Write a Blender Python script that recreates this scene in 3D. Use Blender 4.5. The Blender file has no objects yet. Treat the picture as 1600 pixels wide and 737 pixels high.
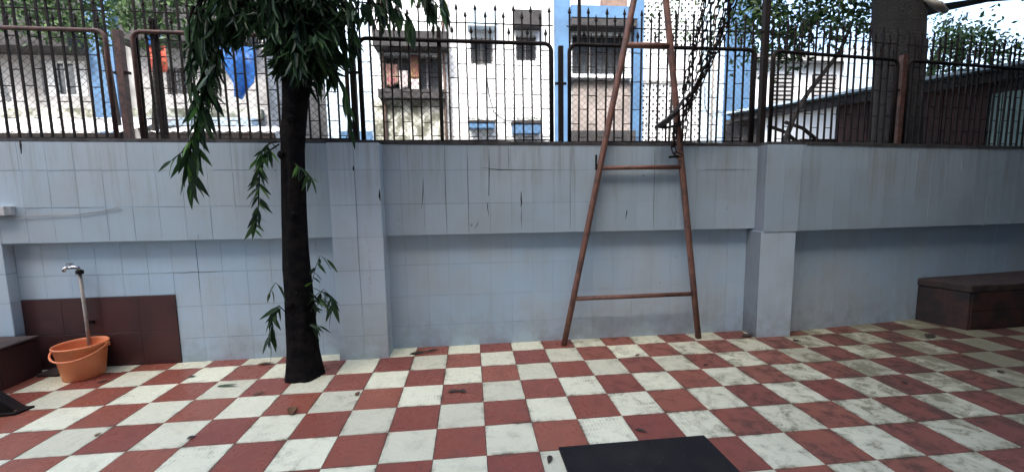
import bpy, math, random
import numpy as np
from mathutils import Vector, Matrix, noise as mnoise

random.seed(11)
rng = np.random.default_rng(11)
R = math.radians
sc = bpy.context.scene
COL = sc.collection

# ------------------------------------------------------------------ camera
yaw, pit, rol = 0.09857938, -0.106332, -0.01606795
f_ = Vector((math.sin(yaw)*math.cos(pit), math.cos(yaw)*math.cos(pit), math.sin(pit)))
r0 = Vector((math.cos(yaw), -math.sin(yaw), 0.0))
u0 = r0.cross(f_)
r_ = r0*math.cos(rol) + u0*math.sin(rol)
u_ = -r0*math.sin(rol) + u0*math.cos(rol)
cam = bpy.data.cameras.new('camera')
cam.sensor_width = 36.0
cam.lens = 36.0*0.39995
cam.clip_start = 0.05
cam.clip_end = 2000
camo = bpy.data.objects.new('camera', cam)
COL.objects.link(camo)
M = Matrix((r_, u_, -f_)).transposed().to_4x4()
M.translation = Vector((-0.9522, -4.2699, 1.4697))
camo.matrix_world = M
sc.camera = camo

# ------------------------------------------------------------------ sky, sun, exposure
SUN_DIR = Vector((0.42, 1.0, -1.35)).normalized()      # direction the light travels
w = bpy.data.worlds.new('World')
sc.world = w
w.use_nodes = True
nt = w.node_tree
sky = nt.nodes.new('ShaderNodeTexSky')
sky.sky_type = 'NISHITA'
sky.sun_disc = False
sky.sun_elevation = math.asin(-SUN_DIR.z)
sky.sun_rotation = math.atan2(-SUN_DIR.x, -SUN_DIR.y)
sky.air_density = 1.0
sky.dust_density = 4.5
sky.ozone_density = 1.0
nt.links.new(sky.outputs[0], nt.nodes['Background'].inputs[0])
nt.nodes['Background'].inputs[1].default_value = 0.15
sun = bpy.data.lights.new('sun', 'SUN')
sun.energy = 1.3
sun.angle = R(10)
sun.color = (1.0, 0.96, 0.90)
suno = bpy.data.objects.new('sun', sun)
COL.objects.link(suno)
suno.rotation_euler = SUN_DIR.to_track_quat('-Z', 'Y').to_euler()
suno.location = (0, -20, 30)
sc.view_settings.view_transform = 'Standard'
sc.view_settings.look = 'None'
sc.view_settings.gamma = 1.0
sc.view_settings.use_curve_mapping = False
sc.view_settings.exposure = 2.25

# ------------------------------------------------------------------ helpers
def tag(o, label=None, cat=None, group=None, kind=None):
    if label: o['label'] = label
    if cat: o['category'] = cat
    if group: o['group'] = group
    if kind: o['kind'] = kind
    return o

def thing(name, label, cat, loc=(0, 0, 0), group=None, rz=0.0):
    o = bpy.data.objects.new(name, None)
    COL.objects.link(o)
    o.location = loc
    o.rotation_euler = (0, 0, rz)
    o.empty_display_size = 0.1
    return tag(o, label, cat, group)

def link(name, me, parent=None, loc=None, rot=None, scale=None):
    o = bpy.data.objects.new(name, me)
    COL.objects.link(o)
    if parent is not None: o.parent = parent
    if loc is not None: o.location = loc
    if rot is not None: o.rotation_euler = rot
    if scale is not None: o.scale = scale
    return o

class MB:
    def __init__(s):
        s.v = []; s.f = []
    def box(s, x0, x1, y0, y1, z0, z1):
        n = len(s.v)
        s.v += [(x0,y0,z0),(x1,y0,z0),(x1,y1,z0),(x0,y1,z0),(x0,y0,z1),(x1,y0,z1),(x1,y1,z1),(x0,y1,z1)]
        s.f += [tuple(n+k for k in q) for q in ((0,3,2,1),(4,5,6,7),(0,1,5,4),(1,2,6,5),(2,3,7,6),(3,0,4,7))]
        return s
    def prism(s, pts, z0, z1):                       # pts counter-clockwise seen from above
        n = len(s.v); k = len(pts)
        s.v += [(x, y, z0) for x, y in pts] + [(x, y, z1) for x, y in pts]
        s.f.append(tuple(n+i for i in reversed(range(k))))
        s.f.append(tuple(n+k+i for i in range(k)))
        for i in range(k):
            j = (i+1) % k
            s.f.append((n+i, n+j, n+k+j, n+k+i))
        return s
    def quad(s, a, b, c, d):
        n = len(s.v); s.v += [a, b, c, d]; s.f.append((n, n+1, n+2, n+3)); return s
    def tube(s, path, rad, seg=8, cap=True, twist=0.0):
        P = [Vector(p) for p in path]
        n0 = len(s.v); ref = None
        for i, p in enumerate(P):
            t = (P[min(i+1, len(P)-1)] - P[max(i-1, 0)])
            if t.length < 1e-9: t = Vector((0, 0, 1))
            t.normalize()
            if ref is None:
                ref = Vector((0, 1, 0)) if abs(t.y) < 0.9 else Vector((1, 0, 0))
            a = (ref - t*ref.dot(t)).normalized(); b = t.cross(a); ref = a
            rr = rad[i] if isinstance(rad, (list, tuple)) else rad
            for k in range(seg):
                an = twist + 2*math.pi*k/seg
                q = p + (a*math.cos(an) + b*math.sin(an))*rr
                s.v.append(tuple(q))
        for i in range(len(P)-1):
            for k in range(seg):
                k2 = (k+1) % seg
                s.f.append((n0+i*seg+k, n0+i*seg+k2, n0+(i+1)*seg+k2, n0+(i+1)*seg+k))
        if cap:
            s.f.append(tuple(n0+k for k in reversed(range(seg))))
            s.f.append(tuple(n0+(len(P)-1)*seg+k for k in range(seg)))
        return s
    def lathe(s, prof, cx=0, cy=0, seg=24):
        n0 = len(s.v)
        for (rr, z) in prof:
            for k in range(seg):
                a = 2*math.pi*k/seg
                s.v.append((cx+rr*math.cos(a), cy+rr*math.sin(a), z))
        for i in range(len(prof)-1):
            for k in range(seg):
                k2 = (k+1) % seg
                s.f.append((n0+i*seg+k, n0+i*seg+k2, n0+(i+1)*seg+k2, n0+(i+1)*seg+k))
        return s
    def mesh(s, name, mt, smooth=False):
        me = bpy.data.meshes.new(name)
        me.from_pydata(s.v, [], s.f)
        me.materials.append(mt)
        if smooth: me.polygons.foreach_set('use_smooth', [True]*len(me.polygons))
        me.update()
        return me
    def build(s, name, mt, parent=None, smooth=False, loc=None, rot=None):
        return link(name, s.mesh(name, mt, smooth), parent, loc, rot)

# ------------------------------------------------------------------ materials
def new_mat(name):
    m = bpy.data.materials.new(name); m.use_nodes = True
    n = m.node_tree.nodes; l = m.node_tree.links
    return m, n, l, n['Principled BSDF']

def nnoise(n, l, vec, scale, detail=4.0, rough=0.55, dist=0.0):
    t = n.new('ShaderNodeTexNoise')
    t.inputs['Scale'].default_value = scale; t.inputs['Detail'].default_value = detail
    t.inputs['Roughness'].default_value = rough; t.inputs['Distortion'].default_value = dist
    if vec is not None: l.new(vec, t.inputs['Vector'])
    return t.outputs['Fac']

def nramp(n, l, fac, a, b):
    r = n.new('ShaderNodeMapRange'); r.interpolation_type = 'SMOOTHSTEP'
    r.inputs['From Min'].default_value = a; r.inputs['From Max'].default_value = b
    l.new(fac, r.inputs['Value'])
    return r.outputs['Result']

def nmath(n, l, op, a, b):
    m = n.new('ShaderNodeMath'); m.operation = op
    for i, q in enumerate((a, b)):
        if isinstance(q, (int, float)): m.inputs[i].default_value = q
        else: l.new(q, m.inputs[i])
    return m.outputs[0]

def nmix(n, l, fac, a, b):
    m = n.new('ShaderNodeMix'); m.data_type = 'RGBA'
    if isinstance(fac, (int, float)): m.inputs[0].default_value = fac
    else: l.new(fac, m.inputs[0])
    for i, q in ((6, a), (7, b)):
        if isinstance(q, (tuple, list)): m.inputs[i].default_value = (*q[:3], 1)
        else: l.new(q, m.inputs[i])
    return m.outputs[2]

def nmap(n, l, vec, sx, sy, sz):
    m = n.new('ShaderNodeMapping'); m.inputs['Scale'].default_value = (sx, sy, sz)
    l.new(vec, m.inputs['Vector']); return m.outputs[0]

def wpos(n):
    return n.new('ShaderNodeNewGeometry').outputs['Position']

def bump(n, l, b, h, strength=0.3, dist=0.01):
    k = n.new('ShaderNodeBump'); k.inputs['Strength'].default_value = strength
    k.inputs['Distance'].default_value = dist
    l.new(h, k.inputs['Height']); l.new(k.outputs[0], b.inputs['Normal'])

def dull(name, c1, c2=None, rough=0.7, scale=6.0, lo=0.35, hi=0.65, metal=0.0, bmp=0.15, bdist=0.004, objrand=0.0, spec=0.5):
    """one paint / material with a second colour of wear in noise patches"""
    m, n, l, b = new_mat(name)
    if c2 is None: c2 = tuple(x*0.72 for x in c1)
    p = wpos(n)
    fac = nramp(n, l, nnoise(n, l, p, scale, 6, 0.62), lo, hi)
    col = nmix(n, l, fac, c1, c2)
    if objrand:
        oi = n.new('ShaderNodeObjectInfo')
        hs = n.new('ShaderNodeHueSaturation')
        v = n.new('ShaderNodeMapRange'); l.new(oi.outputs['Random'], v.inputs['Value'])
        v.inputs['To Min'].default_value = 1-objrand; v.inputs['To Max'].default_value = 1+objrand
        l.new(v.outputs[0], hs.inputs['Value']); l.new(col, hs.inputs['Color']); col = hs.outputs[0]
    l.new(col, b.inputs['Base Color'])
    b.inputs['Roughness'].default_value = rough; b.inputs['Metallic'].default_value = metal
    b.inputs['Specular IOR Level'].default_value = spec
    if bmp: bump(n, l, b, nnoise(n, l, p, scale*7, 5, 0.6), bmp, bdist)
    return m

def floor_mat(name, base, dirt_shade_c, amount, rib):
    m, n, l, b = new_mat(name)
    p = wpos(n)
    oi = n.new('ShaderNodeObjectInfo'); rnd = oi.outputs['Random']
    tc = n.new('ShaderNodeTexCoord'); oc = tc.outputs['Object']
    # tone of the single tile
    hs = n.new('ShaderNodeHueSaturation')
    v = n.new('ShaderNodeMapRange'); l.new(rnd, v.inputs['Value'])
    v.inputs['To Min'].default_value = 0.80; v.inputs['To Max'].default_value = 1.1
    l.new(v.outputs[0], hs.inputs['Value']); hs.inputs['Color'].default_value = (*base, 1)
    hv = n.new('ShaderNodeMapRange'); l.new(rnd, hv.inputs['Value'])
    hv.inputs['To Min'].default_value = 0.495; hv.inputs['To Max'].default_value = 0.506
    l.new(hv.outputs[0], hs.inputs['Hue'])
    col = hs.outputs[0]
    # patches of dirt, strengthened to the right to paint in the shade there
    big = nramp(n, l, nnoise(n, l, p, 1.3, 4, 0.6), 0.40, 0.70)
    mid = nramp(n, l, nnoise(n, l, p, 9.0, 7, 0.68, 0.6), 0.42, 0.72)
    fine = nramp(n, l, nnoise(n, l, p, 55.0, 4, 0.6), 0.38, 0.66)
    d = nmath(n, l, 'MULTIPLY', nmath(n, l, 'ADD', nmath(n, l, 'MULTIPLY', big, 0.55), 0.42), mid)
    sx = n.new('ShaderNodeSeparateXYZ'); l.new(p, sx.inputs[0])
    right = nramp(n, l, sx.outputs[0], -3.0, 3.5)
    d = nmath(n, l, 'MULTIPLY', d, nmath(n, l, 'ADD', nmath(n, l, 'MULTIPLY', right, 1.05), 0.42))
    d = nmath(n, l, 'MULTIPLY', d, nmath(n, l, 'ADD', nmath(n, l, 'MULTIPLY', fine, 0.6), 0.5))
    # brown tint painted in for the shade, deeper towards the right
    shade_film = nmath(n, l, 'MULTIPLY', nramp(n, l, sx.outputs[0], -0.5, 4.5), nmath(n, l, 'ADD', nmath(n, l, 'MULTIPLY', nramp(n, l, nnoise(n, l, p, 2.6, 5, 0.6), 0.3, 0.7), 0.5), 0.50))
    d = nmath(n, l, 'ADD', d, shade_film)
    # anti-slip ribs that hold dirt on some tiles
    wv = n.new('ShaderNodeTexWave'); wv.wave_type = 'BANDS'; wv.bands_direction = 'X'
    wv.inputs['Scale'].default_value = 14.0; wv.inputs['Distortion'].default_value = 1.2
    wv.inputs['Detail'].default_value = 2.0
    l.new(oc, wv.inputs['Vector'])
    wv2 = n.new('ShaderNodeTexWave'); wv2.wave_type = 'BANDS'; wv2.bands_direction = 'Y'
    wv2.inputs['Scale'].default_value = 7.0; wv2.inputs['Distortion'].default_value = 1.5; wv2.inputs['Detail'].default_value = 2.0
    l.new(oc, wv2.inputs['Vector'])
    ribs = nmath(n, l, 'MULTIPLY', nramp(n, l, wv.outputs['Fac'], 0.3, 1.0), nmath(n, l, 'ADD', nmath(n, l, 'MULTIPLY', nramp(n, l, wv2.outputs['Fac'], 0.3, 0.9), 0.8), 0.2))
    ribs = nmath(n, l, 'MULTIPLY', ribs, nramp(n, l, nnoise(n, l, p, 24.0, 4, 0.7), 0.35, 0.65))
    rm = nmath(n, l, 'MULTIPLY', nramp(n, l, nnoise(n, l, p, 4.5, 5, 0.65), 0.46, 0.66), ribs)
    rm = nmath(n, l, 'MULTIPLY', rm, nmath(n, l, 'MULTIPLY', nramp(n, l, rnd, 0.45, 0.75), rib))
    # grime gathered along the edges of the tile
    so = n.new('ShaderNodeSeparateXYZ'); l.new(oc, so.inputs[0])
    ex = nmath(n, l, 'MAXIMUM', nmath(n, l, 'ABSOLUTE', so.outputs[0], 0), nmath(n, l, 'ABSOLUTE', so.outputs[1], 0))
    edge = nmath(n, l, 'MULTIPLY', nramp(n, l, ex, 0.118, 0.149), nramp(n, l, nnoise(n, l, p, 7.0, 6, 0.7), 0.42, 0.75))
    tot = nmath(n, l, 'ADD', nmath(n, l, 'ADD', d, rm), nmath(n, l, 'MULTIPLY', edge, 0.75))
    # small dark specks
    sp = nramp(n, l, nnoise(n, l, p, 33.0, 2, 0.5), 0.72, 0.77)
    tot = nmath(n, l, 'ADD', nmath(n, l, 'MULTIPLY', tot, amount), nmath(n, l, 'MULTIPLY', sp, 0.45))
    tot = nmath(n, l, 'MINIMUM', tot, 0.92)
    l.new(nmix(n, l, tot, col, dirt_shade_c), b.inputs['Base Color'])
    ro = nmath(n, l, 'ADD', nmath(n, l, 'MULTIPLY', tot, 0.40), 0.27)
    l.new(nmath(n, l, 'ADD', ro, nmath(n, l, 'MULTIPLY', mid, 0.1)), b.inputs['Roughness'])
    b.inputs['Specular IOR Level'].default_value = 0.4
    bump(n, l, b, nmath(n, l, 'ADD', nnoise(n, l, p, 14, 5, 0.6), nmath(n, l, 'MULTIPLY', wv.outputs['Fac'], 0.05)), 0.12, 0.006)
    return m

def wall_mat(name, base, stain, rust, rough=0.42, vary=0.05):
    m, n, l, b = new_mat(name)
    p = wpos(n)
    oi = n.new('ShaderNodeObjectInfo'); rnd = oi.outputs['Random']
    hs = n.new('ShaderNodeHueSaturation')
    gl = sum(base)/3
    l.new(nmix(n, l, nramp(n, l, nnoise(n, l, p, 1.1, 4, 0.6), 0.35, 0.68), base, (gl*0.86, gl*1.02, gl*1.14)), hs.inputs['Color'])
    v = n.new('ShaderNodeMapRange'); l.new(rnd, v.inputs['Value'])
    v.inputs['To Min'].default_value = 1-vary; v.inputs['To Max'].default_value = 1+vary*.6
    l.new(v.outputs[0], hs.inputs['Value'])
    sx = n.new('ShaderNodeSeparateXYZ'); l.new(p, sx.inputs[0]); z = sx.outputs[2]
    streak = nramp(n, l, nnoise(n, l, nmap(n, l, p, 13, 13, 0.9), 1.0, 6, 0.62), 0.44, 0.74)
    top = nramp(n, l, z, 1.05, 1.9)                                   # rain runs down from the coping
    s1 = nmath(n, l, 'MULTIPLY', streak, nmath(n, l, 'ADD', nmath(n, l, 'MULTIPLY', top, 0.38), 0.10))
    cloud = nramp(n, l, nnoise(n, l, p, 2.2, 5, 0.6), 0.40, 0.72)
    s1 = nmath(n, l, 'ADD', s1, nmath(n, l, 'MULTIPLY', cloud, 0.2))
    low = n.new('ShaderNodeMapRange'); low.inputs['From Min'].default_value = 0.42; low.inputs['From Max'].default_value = 0.0
    l.new(z, low.inputs['Value'])
    splash = nmath(n, l, 'MULTIPLY', low.outputs[0], nramp(n, l, nnoise(n, l, p, 8.0, 7, 0.7), 0.3, 0.75))
    s1 = nmath(n, l, 'ADD', s1, nmath(n, l, 'MULTIPLY', splash, 0.75))
    col = nmix(n, l, nmath(n, l, 'MINIMUM', s1, 0.8), hs.outputs[0], stain)
    rs = nmath(n, l, 'MULTIPLY', nramp(n, l, nnoise(n, l, nmap(n, l, p, 9, 9, 1.2), 1.0, 4, 0.5), 0.66, 0.78),
               nramp(n, l, nnoise(n, l, p, 28, 5, 0.7), 0.4, 0.7))
    col = nmix(n, l, nmath(n, l, 'MULTIPLY', rs, 0.45), col, rust)
    drip = nmath(n, l, 'MULTIPLY', nramp(n, l, nnoise(n, l, nmap(n, l, p, 22, 22, 0.7), 1.0, 5, 0.6), 0.57, 0.72), nramp(n, l, z, 1.2, 1.9))
    col = nmix(n, l, nmath(n, l, 'MULTIPLY', drip, 0.38), col, (0.13, 0.115, 0.10))
    chips = nramp(n, l, nnoise(n, l, nmap(n, l, p, 30, 30, 14), 1.0, 2, 0.5), 0.775, 0.80)
    col = nmix(n, l, nmath(n, l, 'MULTIPLY', chips, 0.6), col, (0.06, 0.05, 0.045))
    l.new(col, b.inputs['Base Color'])
    l.new(nmath(n, l, 'ADD', nmath(n, l, 'MULTIPLY', s1, 0.4), rough), b.inputs['Roughness'])
    bump(n, l, b, nnoise(n, l, p, 5, 4, 0.5), 0.08, 0.01)
    return m

def leaf_mat(name, c1, c2, trans=0.25, rough=0.45):
    m, n, l, b = new_mat(name)
    oi = n.new('ShaderNodeObjectInfo')
    at = n.new('ShaderNodeAttribute'); at.attribute_name = 'tone'
    rr = nmath(n, l, 'FRACT', nmath(n, l, 'ADD', oi.outputs['Random'], at.outputs['Fac']), 0)
    col = nmix(n, l, nmath(n, l, 'POWER', rr, 1.8), c1, c2)
    l.new(col, b.inputs['Base Color']); b.inputs['Roughness'].default_value = rough; b.inputs['Specular IOR Level'].default_value = 0.3
    t = n.new('ShaderNodeBsdfTranslucent'); l.new(col, t.inputs['Color'])
    mx = n.new('ShaderNodeMixShader'); mx.inputs[0].default_value = trans
    l.new(b.outputs[0], mx.inputs[1]); l.new(t.outputs[0], mx.inputs[2])
    l.new(mx.outputs[0], n['Material Output'].inputs['Surface'])
    return m

MAT = {
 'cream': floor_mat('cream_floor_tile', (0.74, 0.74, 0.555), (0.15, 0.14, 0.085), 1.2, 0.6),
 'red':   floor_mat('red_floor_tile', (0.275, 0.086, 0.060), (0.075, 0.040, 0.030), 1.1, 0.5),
 'grout': dull('dark_grout', (0.09, 0.075, 0.065), (0.05, 0.045, 0.04), 0.9),
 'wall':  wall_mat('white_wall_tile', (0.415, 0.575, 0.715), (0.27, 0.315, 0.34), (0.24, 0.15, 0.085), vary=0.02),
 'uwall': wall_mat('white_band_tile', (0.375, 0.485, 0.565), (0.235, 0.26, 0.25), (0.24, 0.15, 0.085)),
 'shaded_side': wall_mat('shaded_side_tile', (0.20, 0.225, 0.26), (0.07, 0.07, 0.068), (0.10, 0.07, 0.05), 0.6),  # darker wall tile, shade of the left side faces put into the colour
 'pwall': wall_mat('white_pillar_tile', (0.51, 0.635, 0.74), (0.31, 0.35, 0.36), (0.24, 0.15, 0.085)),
 'wgrout': dull('wall_grout', (0.22, 0.25, 0.29), (0.075, 0.075, 0.075), 0.9, 2.2, lo=.45, hi=.7),
 'lgrout': dull('pale_wall_grout', (0.36, 0.495, 0.61), (0.27, 0.335, 0.39), 0.9, 3),
 'maroon': dull('maroon_tile', (0.068, 0.024, 0.024), (0.044, 0.019, 0.020), 0.5, 3.0, objrand=0.08),
 'brick':  dull('dark_red_oxide', (0.055, 0.021, 0.016), (0.016, 0.012, 0.012), 0.75, 5.0),
 'slab':   dull('dark_stone_slab', (0.052, 0.032, 0.028), (0.024, 0.018, 0.017), 0.85, 8.0),
 'coping': dull('weathered_cement_coping', (0.075, 0.075, 0.078), (0.035, 0.034, 0.034), 0.9, 10.0, bmp=0.5, bdist=0.01),
 'rust':   dull('rusty_brown_paint', (0.105, 0.048, 0.036), (0.040, 0.022, 0.020), 0.65, 22.0),
 'iron':   dull('black_iron', (0.013, 0.0105, 0.0105), (0.030, 0.017, 0.013), 0.7, 18.0, spec=0.15, lo=0.5, hi=0.75),
 'wire':   dull('galvanised_wire', (0.09, 0.09, 0.09), (0.06, 0.05, 0.04), 0.6, 20.0, bmp=0),
 'orange_frame': dull('rust_orange_paint', (0.18, 0.083, 0.060), (0.075, 0.043, 0.037), 0.6, 14.0, lo=0.42, hi=0.7, bmp=0.3),
 'chain':  dull('blackened_chain_steel', (0.012, 0.012, 0.012), (0.025, 0.016, 0.013), 0.8, 30.0, spec=0.08, bmp=0),
 'rubber': dull('black_rubber', (0.010, 0.010, 0.011), (0.022, 0.021, 0.020), 0.8, 11.0, spec=0.25),
 'bucket': dull('orange_plastic', (0.74, 0.25, 0.105), (0.64, 0.21, 0.085), 0.42, 4.0, bmp=0.05),
 'pvc':    dull('dirty_white_pvc', (0.36, 0.33, 0.30), (0.23, 0.20, 0.17), 0.5, 8.0),
 'chrome': dull('chromed_brass', (0.62, 0.62, 0.63), (0.45, 0.45, 0.46), 0.16, 20.0, metal=1.0, bmp=0),
 'white_plastic': dull('white_plastic', (0.62, 0.65, 0.66), (0.45, 0.46, 0.45), 0.4, 9.0, bmp=0),
 'bark':   dull('black_wet_bark', (0.007, 0.007, 0.0085), (0.018, 0.016, 0.015), 0.95, 12.0, spec=0.06, bmp=0.9, bdist=0.02),
 'bark2':  dull('brown_bark', (0.012, 0.011, 0.010), (0.006, 0.0055, 0.0055), 0.9, 6.0, bmp=0.9, bdist=0.04),
 'scar':   dull('pale_cut_wood', (0.42, 0.38, 0.33), (0.28, 0.23, 0.19), 0.8, 9.0),
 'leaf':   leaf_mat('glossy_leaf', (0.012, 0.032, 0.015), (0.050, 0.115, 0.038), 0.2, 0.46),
 'leaf_lit': leaf_mat('lit_leaf', (0.07, 0.18, 0.04), (0.14, 0.30, 0.06), 0.35, 0.4),  # brighter copy of the leaf green, paints some leaves as lit
 'leaf_far': leaf_mat('small_leaf', (0.020, 0.050, 0.020), (0.075, 0.14, 0.040), 0.25, 0.5),
 'dry':    dull('dry_brown_leaf', (0.16, 0.075, 0.030), (0.09, 0.045, 0.022), 0.7, 20.0, bmp=0),
 'darkdry': dull('rotten_dark_leaf', (0.030, 0.022, 0.018), (0.05, 0.033, 0.024), 0.8, 20.0, bmp=0),
 'green_fallen': dull('fallen_green_leaf', (0.045, 0.10, 0.04), (0.03, 0.07, 0.03), 0.5, 20.0, bmp=0),
 'whitewash': dull('white_limewash', (0.76, 0.80, 0.83), (0.44, 0.50, 0.54), 0.9, 1.1, lo=0.50, hi=0.75),
 'bluewash': dull('pale_blue_wash', (0.50, 0.64, 0.76), (0.40, 0.52, 0.64), 0.9, 1.2),
 'bluepaint': dull('blue_paint', (0.065, 0.16, 0.30), (0.05, 0.12, 0.23), 0.75, 2.0),
 'greywash': dull('stained_grey_plaster', (0.42, 0.43, 0.44), (0.22, 0.22, 0.22), 0.9, 1.6, lo=0.35, hi=0.75),
 'moss':   dull('mossy_plaster', (0.52, 0.54, 0.50), (0.12, 0.13, 0.10), 0.95, 2.6, lo=0.40, hi=0.60),
 'beige':  dull('beige_panel', (0.29, 0.26, 0.245), (0.20, 0.18, 0.17), 0.85, 1.8),
 'dark':   dull('dark_interior', (0.030, 0.031, 0.034), (0.05, 0.05, 0.05), 0.8, 2.0, bmp=0),
 'frame':  dull('grey_window_frame', (0.30, 0.31, 0.32), (0.2, 0.2, 0.2), 0.7, 6.0, bmp=0),
 'concrete': dull('dark_stained_concrete', (0.045, 0.045, 0.048), (0.022, 0.022, 0.024), 0.95, 3.0),
 'tin':    dull('white_tin_sheet', (0.74, 0.75, 0.76), (0.52, 0.52, 0.52), 0.55, 3.0),
 'tarp':   dull('blue_tarpaulin', (0.030, 0.22, 0.72), (0.022, 0.16, 0.56), 0.45, 3.0),
 'redcloth': dull('red_cloth', (0.52, 0.075, 0.055), (0.60, 0.16, 0.10), 0.85, 7.0),
 'pinkcloth': dull('pink_patterned_cloth', (0.27, 0.10, 0.12), (0.30, 0.24, 0.17), 0.9, 7.0),
 'yellowcloth': dull('yellow_patterned_cloth', (0.30, 0.23, 0.10), (0.25, 0.07, 0.09), 0.9, 7.0),
 'palecloth': dull('pale_cloth', (0.55, 0.52, 0.52), (0.38, 0.33, 0.35), 0.9, 6.0),
 'maroonwall': dull('maroon_painted_sheet', (0.045, 0.017, 0.015), (0.022, 0.011, 0.010), 0.8, 3.0),
 'roofblue': dull('blue_green_roof_sheet', (0.02, 0.06, 0.075), (0.015, 0.04, 0.05), 0.6, 4.0),
 'mint':   dull('pale_green_sheet', (0.20, 0.30, 0.29), (0.14, 0.22, 0.21), 0.7, 3.0),
 'shutter': dull('brown_blind', (0.19, 0.13, 0.10), (0.12, 0.08, 0.07), 0.9, 5.0),
 'earth':  dull('bare_earth', (0.13, 0.11, 0.085), (0.09, 0.075, 0.06), 0.95, 0.6),
 'cream_building': dull('cream_plaster', (0.36, 0.35, 0.33), (0.28, 0.26, 0.25), 0.9, 1.0),
}
def glass_mat():
    m, n, l, b = new_mat('window_glass')
    b.inputs['Base Color'].default_value = (0.05, 0.06, 0.07, 1); b.inputs['Roughness'].default_value = 0.08
    return m
MAT['glass'] = glass_mat()
def mat_rubber():
    m, n, l, b = new_mat('dusty_rubber_mat')
    p = wpos(n)
    dust = nramp(n, l, nnoise(n, l, p, 3.0, 6, 0.65), 0.42, 0.75)
    c = nmix(n, l, nmath(n, l, 'MULTIPLY', dust, 0.6), (0.008, 0.008, 0.009), (0.026, 0.024, 0.022))
    sp_ = nramp(n, l, nnoise(n, l, p, 60.0, 2, 0.5), 0.71, 0.75)
    l.new(nmix(n, l, nmath(n, l, 'MULTIPLY', sp_, 0.7), c, (0.13, 0.12, 0.11)), b.inputs['Base Color'])
    b.inputs['Roughness'].default_value = 0.75; b.inputs['Specular IOR Level'].default_value = 0.25
    bump(n, l, b, nnoise(n, l, p, 90.0, 3, 0.6), 0.5, 0.003)
    return m
MAT['mat'] = mat_rubber()

# ------------------------------------------------------------------ ground and floor
TZ = 0.0                                       # top of the floor tiles
g = MB().box(-300, 300, -300, 300, -0.5, -0.06).build('ground', MAT['earth']); tag(g, 'bare brown earth under and around the yard', 'ground', kind='structure')
floor = MB().box(-4.9, 6.6, -6.2, -0.05, -0.055, TZ-0.006).build('floor', MAT['grout'])
tag(floor, 'red and cream chequered tiled yard floor with dark joints', 'floor', kind='structure')

def tile_mesh(name, w_, h_, t, bev, mt):
    """a flat tile lying in XY, top at z=0, bevelled rim"""
    a, b_ = w_/2, h_/2
    v = [(-a+bev,-b_+bev,0),(a-bev,-b_+bev,0),(a-bev,b_-bev,0),(-a+bev,b_-bev,0),
         (-a,-b_,-bev),(a,-b_,-bev),(a,b_,-bev),(-a,b_,-bev),(-a,-b_,-t),(a,-b_,-t),(a,b_,-t),(-a,b_,-t)]
    f = [(0,1,2,3)] + [(4+i,4+(i+1)%4,(i+1)%4,i) for i in range(4)] + [(8+i,8+(i+1)%4,4+(i+1)%4,4+i) for i in range(4)]
    me = bpy.data.meshes.new(name); me.from_pydata(v, [], f); me.materials.append(mt); me.update()
    return me
cream_me = tile_mesh('floor_tile', 0.2965, 0.2965, 0.02, 0.0015, MAT['cream'])
red_me = tile_mesh('floor_tile', 0.2965, 0.2965, 0.02, 0.0015, MAT['red'])
rest = {True: MB(), False: MB()}
for j in range(0, 20):
    for i in range(-16, 21):
        if i == -16 and j > 20: continue
        cx, cy = 0.3*(i+0.5), -0.3*(j+0.5)
        white = (i+j) % 2 == 1
        if 1 <= j <= 8 and i <= 17 and not (j >= 7 and (i < -13 or i > 9)):
            if i == -16: pass
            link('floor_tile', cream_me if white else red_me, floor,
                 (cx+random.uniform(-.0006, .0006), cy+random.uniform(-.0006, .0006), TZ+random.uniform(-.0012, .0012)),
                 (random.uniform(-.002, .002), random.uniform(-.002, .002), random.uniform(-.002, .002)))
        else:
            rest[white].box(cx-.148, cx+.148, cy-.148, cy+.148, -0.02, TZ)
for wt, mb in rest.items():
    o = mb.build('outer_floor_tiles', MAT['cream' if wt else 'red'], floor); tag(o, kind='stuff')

# ------------------------------------------------------------------ boundary wall
def dz(x, z): return -0.0095*x*(z/1.9)          # the wall top falls slightly to the right
wall = thing('boundary_wall', 'low white tiled boundary wall with projecting upper band and pillars', 'wall', (0, -0.3, 0))
def wobj(name, mb, mt, parent=None, smooth=False):
    """part of the wall, vertices given in world space"""
    mb.v = [(x, y+0.3, z+dz(x, z)) for x, y, z in mb.v]
    return mb.build(name, mt, parent or wall, smooth)

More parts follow.
